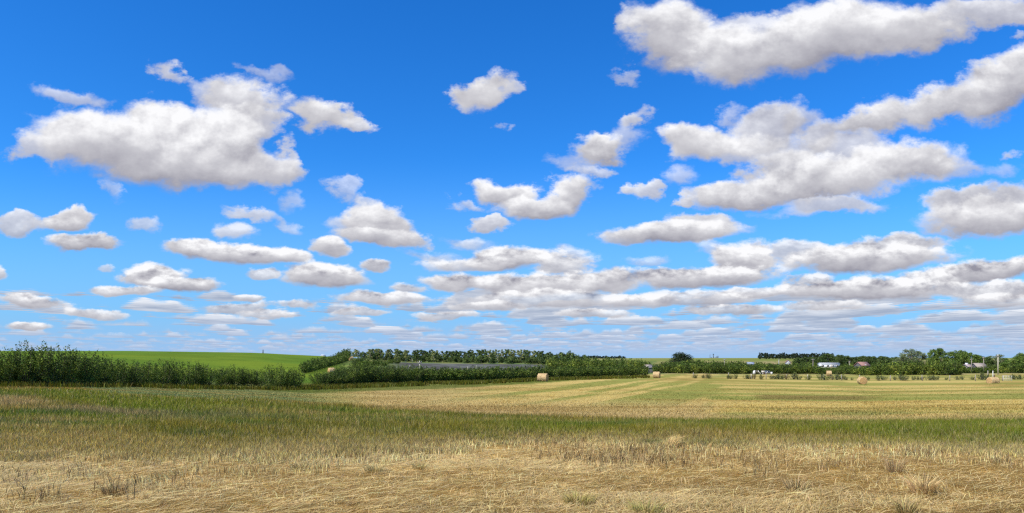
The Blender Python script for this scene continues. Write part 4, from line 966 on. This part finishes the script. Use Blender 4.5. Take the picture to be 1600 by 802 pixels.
scrap('old_car_body', 1199.3, Yq + 1, 585, 'dark low car body between the cream implement and the white drum', [
    ('body', [poly([(-.95, -.6, .22), (.95, -.6, .22), (.95, .6, .22), (-.95, .6, .22), (-.95, -.6, .55), (.95, -.6, .5), (.95, .6, .5), (-.95, .6, .55), (-.5, -.5, .95), (.35, -.5, .95), (.35, .5, .95), (-.5, .5, .95), (-.72, -.58, .56), (.62, -.58, .53), (.62, .58, .53), (-.72, .58, .56)],
        [(0, 3, 2, 1), (0, 1, 5, 13, 12, 4), (2, 3, 7, 15, 14, 6), (1, 2, 6, 5), (3, 0, 4, 7), (12, 13, 9, 8), (14, 15, 11, 10), (8, 9, 10, 11), (13, 14, 10, 9), (15, 12, 8, 11), (4, 12, 15, 7), (5, 6, 14, 13)])], None),
    ('wheel', [tb([(-.6, -.66, .24), (-.6, -.54, .24)], [.24, .24], 12)], M_RUST), ('wheel', [tb([(.6, -.66, .24), (.6, -.54, .24)], [.24, .24], 12)], M_RUST),
    ('window', [box((-.08, -.56, .74), (.7, .02, .26))], M_GLASS)], M_DARKST, 'car')
scrap('white_drum', 1205.6, Yq, 585.2, 'small bright white drum at the right end of the scrap', [
    ('barrel', [tb([(0, 0, 0), (0, 0, .30), (0, 0, .62)], [.24, .25, .24], 16)], None), ('lid', [tb([(0, 0, .623), (0, 0, .66)], [.22, .20], 16)], M_STEEL)], M_TARP, 'drum')

# far structures
Y = 2600; e = empty('transmission_tower', at(411, Y), Y, 'tiny steel transmission tower on the skyline of the green hill', 'pylon', None, 14)
for sx, sy in ((-1, -1), (1, -1), (1, 1), (-1, 1)): solid('leg', [tb([(sx * 3, sy * 3, 0), (sx * .9, sy * .9, 13), (sx * .4, sy * .4, 21)], [.5, .4, .3], 5)], M_DARKST, e)
for hz_, w_ in ((13, 7), (16.5, 9)): solid('crossarm', [box((0, 0, hz_), (w_, .8, .7))], M_DARKST, e)
solid('lattice', [tb([(-2.7, -2.7, 2), (1.6, -1.6, 8)], [.3, .3], 4), tb([(2.7, -2.7, 2), (-1.6, -1.6, 8)], [.3, .3], 4), tb([(-1.5, -1.5, 8), (.9, -.9, 13)], [.3, .3], 4), tb([(1.5, -1.5, 8), (-.9, -.9, 13)], [.3, .3], 4)], M_DARKST, e)
Y = 3000; base = EYE + (HOR - 560.2) * Y / F
e = empty('grain_elevator', at(1115.5, Y), Y, 'distant grain elevator of slender grey towers on the far skyline', 'grain elevator', None, base)
def cyl(x, w_, hh): return [tb([(x, 0, 0), (x, 0, hh)], [w_ / 2, w_ / 2], 12)]
solid('tower', cyl(-17, 1.9, 17), M_DARKST, e); solid('tower', cyl(-2.2, 3.0, 17.5), M_DARKST, e)
solid('silo', cyl(-11.5, 3.6, 5.2), M_DARKST, e); solid('silo', cyl(-7.2, 3.4, 5.2), M_CONC, e); solid('silo', cyl(2.5, 3.2, 7), M_CONC, e); solid('silo', cyl(7.2, 2.6, 10.5), M_CONC, e); solid('silo', cyl(11, 2.2, 9), M_DARKST, e); solid('silo', cyl(17, 4.2, 11), M_DARKST, e)
solid('headhouse', [box((-2.2, 0, 18.6), (4.6, 4, 2.4))], M_DARKST, e); solid('gantry', [box((-9.5, 0, 15.3), (13, 1.2, 1.1))], M_CONC, e)
Y = 640; X = at(505, Y); e = empty('far_barn', X, Y, 'tiny white-roofed barn at the foot of the skyline right of the green hill crest', 'barn', None, EYE + (HOR - 557.4) * Y / F)
solid('wall', [box((0, 0, .2), (3.6, 3, 1.6))], M_CREAM, e); solid('roof', [poly([(-2, -1.7, 1), (2, -1.7, 1), (2, 1.7, 1), (-2, 1.7, 1), (-2, 0, 1.7), (2, 0, 1.7)], [(0, 3, 2, 1), (0, 1, 5, 4), (2, 3, 4, 5), (1, 2, 5), (3, 0, 4)])], M_WHITE, e)

# single tufts that stand out
def tuft(px, py, n, hgt, spread, c, label, name='grass_tuft', lean=(.5, 1.5), ld=None, cat='grass tuft'):
    Y = depth_at(px, py, y1=60); X = at(px, Y); r = rng.random(n) ** .6 * spread * .35; a = rng.uniform(0, 2 * np.pi, n)
    z0 = h1(X, Y); c = np.array(c); col = jitter(np.tile(c, (n, 1)), .22, .06)
    q = blades(r * np.cos(a), r * np.sin(a), hgt * rng.uniform(.5, 1.15, n), rng.uniform(.005, .010, n), rng.uniform(*lean, n) * .6, col, col * 1.25, np.full(n, -.01), a if ld is None else ld + rng.normal(0, .5, n))
    o = link(name, mk_mesh(name, *q[:3], M_STRAW, q[3])); o.location = (X, Y, z0)
    o['label'] = label; o['category'] = cat; return o
tuft(1443, 776, 420, .34, .34, (.62, .44, .19), 'large golden fan-shaped dry grass tuft in the straw, lower right')
tuft(1398, 742, 150, .40, .26, (.42, .30, .14), 'wispy reddish dry grass tuft up and left of the large golden one')
tuft(1415, 806, 130, .26, .3, (.34, .25, .09), 'darker coarse tuft just below the large golden tuft')
tuft(905, 790, 260, .22, .5, (.42, .34, .10), 'low yellow-green tuft low in the straw, centre right')
tuft(1010, 806, 200, .22, .5, (.38, .33, .10), 'greenish low tuft at the lower edge, right of centre')
tuft(1045, 700, 200, .42, .5, (.60, .44, .18), 'orange dry stalks all leaning right at the edge of the uncut grass', ld=.2, lean=(1.3, 1.9))
tuft(585, 742, 150, .26, .35, (.46, .36, .14), 'sparse upright tuft in the straw left of centre')
tuft(470, 735, 160, .22, .4, (.44, .35, .15), 'pale spreading tuft near the uncut grass, left of centre')
tuft(655, 735, 110, .22, .25, (.42, .33, .12), 'small yellowish tuft right of the sparse upright one')
tuft(1245, 770, 140, .30, .4, (.38, .28, .12), 'loose thin-stalked brown tuft in the straw, right of centre')
tuft(180, 776, 130, .24, .35, (.28, .19, .08), 'dark brown leaning tuft in the straw, far left')
# pale flattened patch in the uncut grass
Y0_ = depth_at(1443, 672, .25); X0_ = at(1443, Y0_)
n = 420; xx = np.clip(rng.normal(0, .36, n), -.62, .62) ; yy = rng.normal(0, .08, n)
q = lying(X0_ + xx, Y0_ + yy, rng.uniform(.05, .14, n), rng.uniform(.007, .014, n), .19 + .07 * np.cos(xx * 2.4) + rng.normal(0, .025, n), rng.normal(0, .5, n), rng.uniform(0, np.pi, n), np.tile([.56, .50, .36], (n, 1)) * rng.uniform(.5, 1.1, (n, 1)))
q2 = blades(X0_ + xx[:160], Y0_ + yy[:160], rng.uniform(.24, .34, 160), rng.uniform(.006, .012, 160), rng.uniform(.1, .6, 160), np.tile([.34, .28, .15], (160, 1)), np.tile([.7, .64, .46], (160, 1)))
qj = join([q, q2]); o_ = link('bleached_grass', mk_mesh('bleached_grass', *qj[:3], M_STRAW, qj[3]))
o_['label'] = 'bleached white patch of dead grass in the uncut green strip, far right'; o_['category'] = 'dead grass'
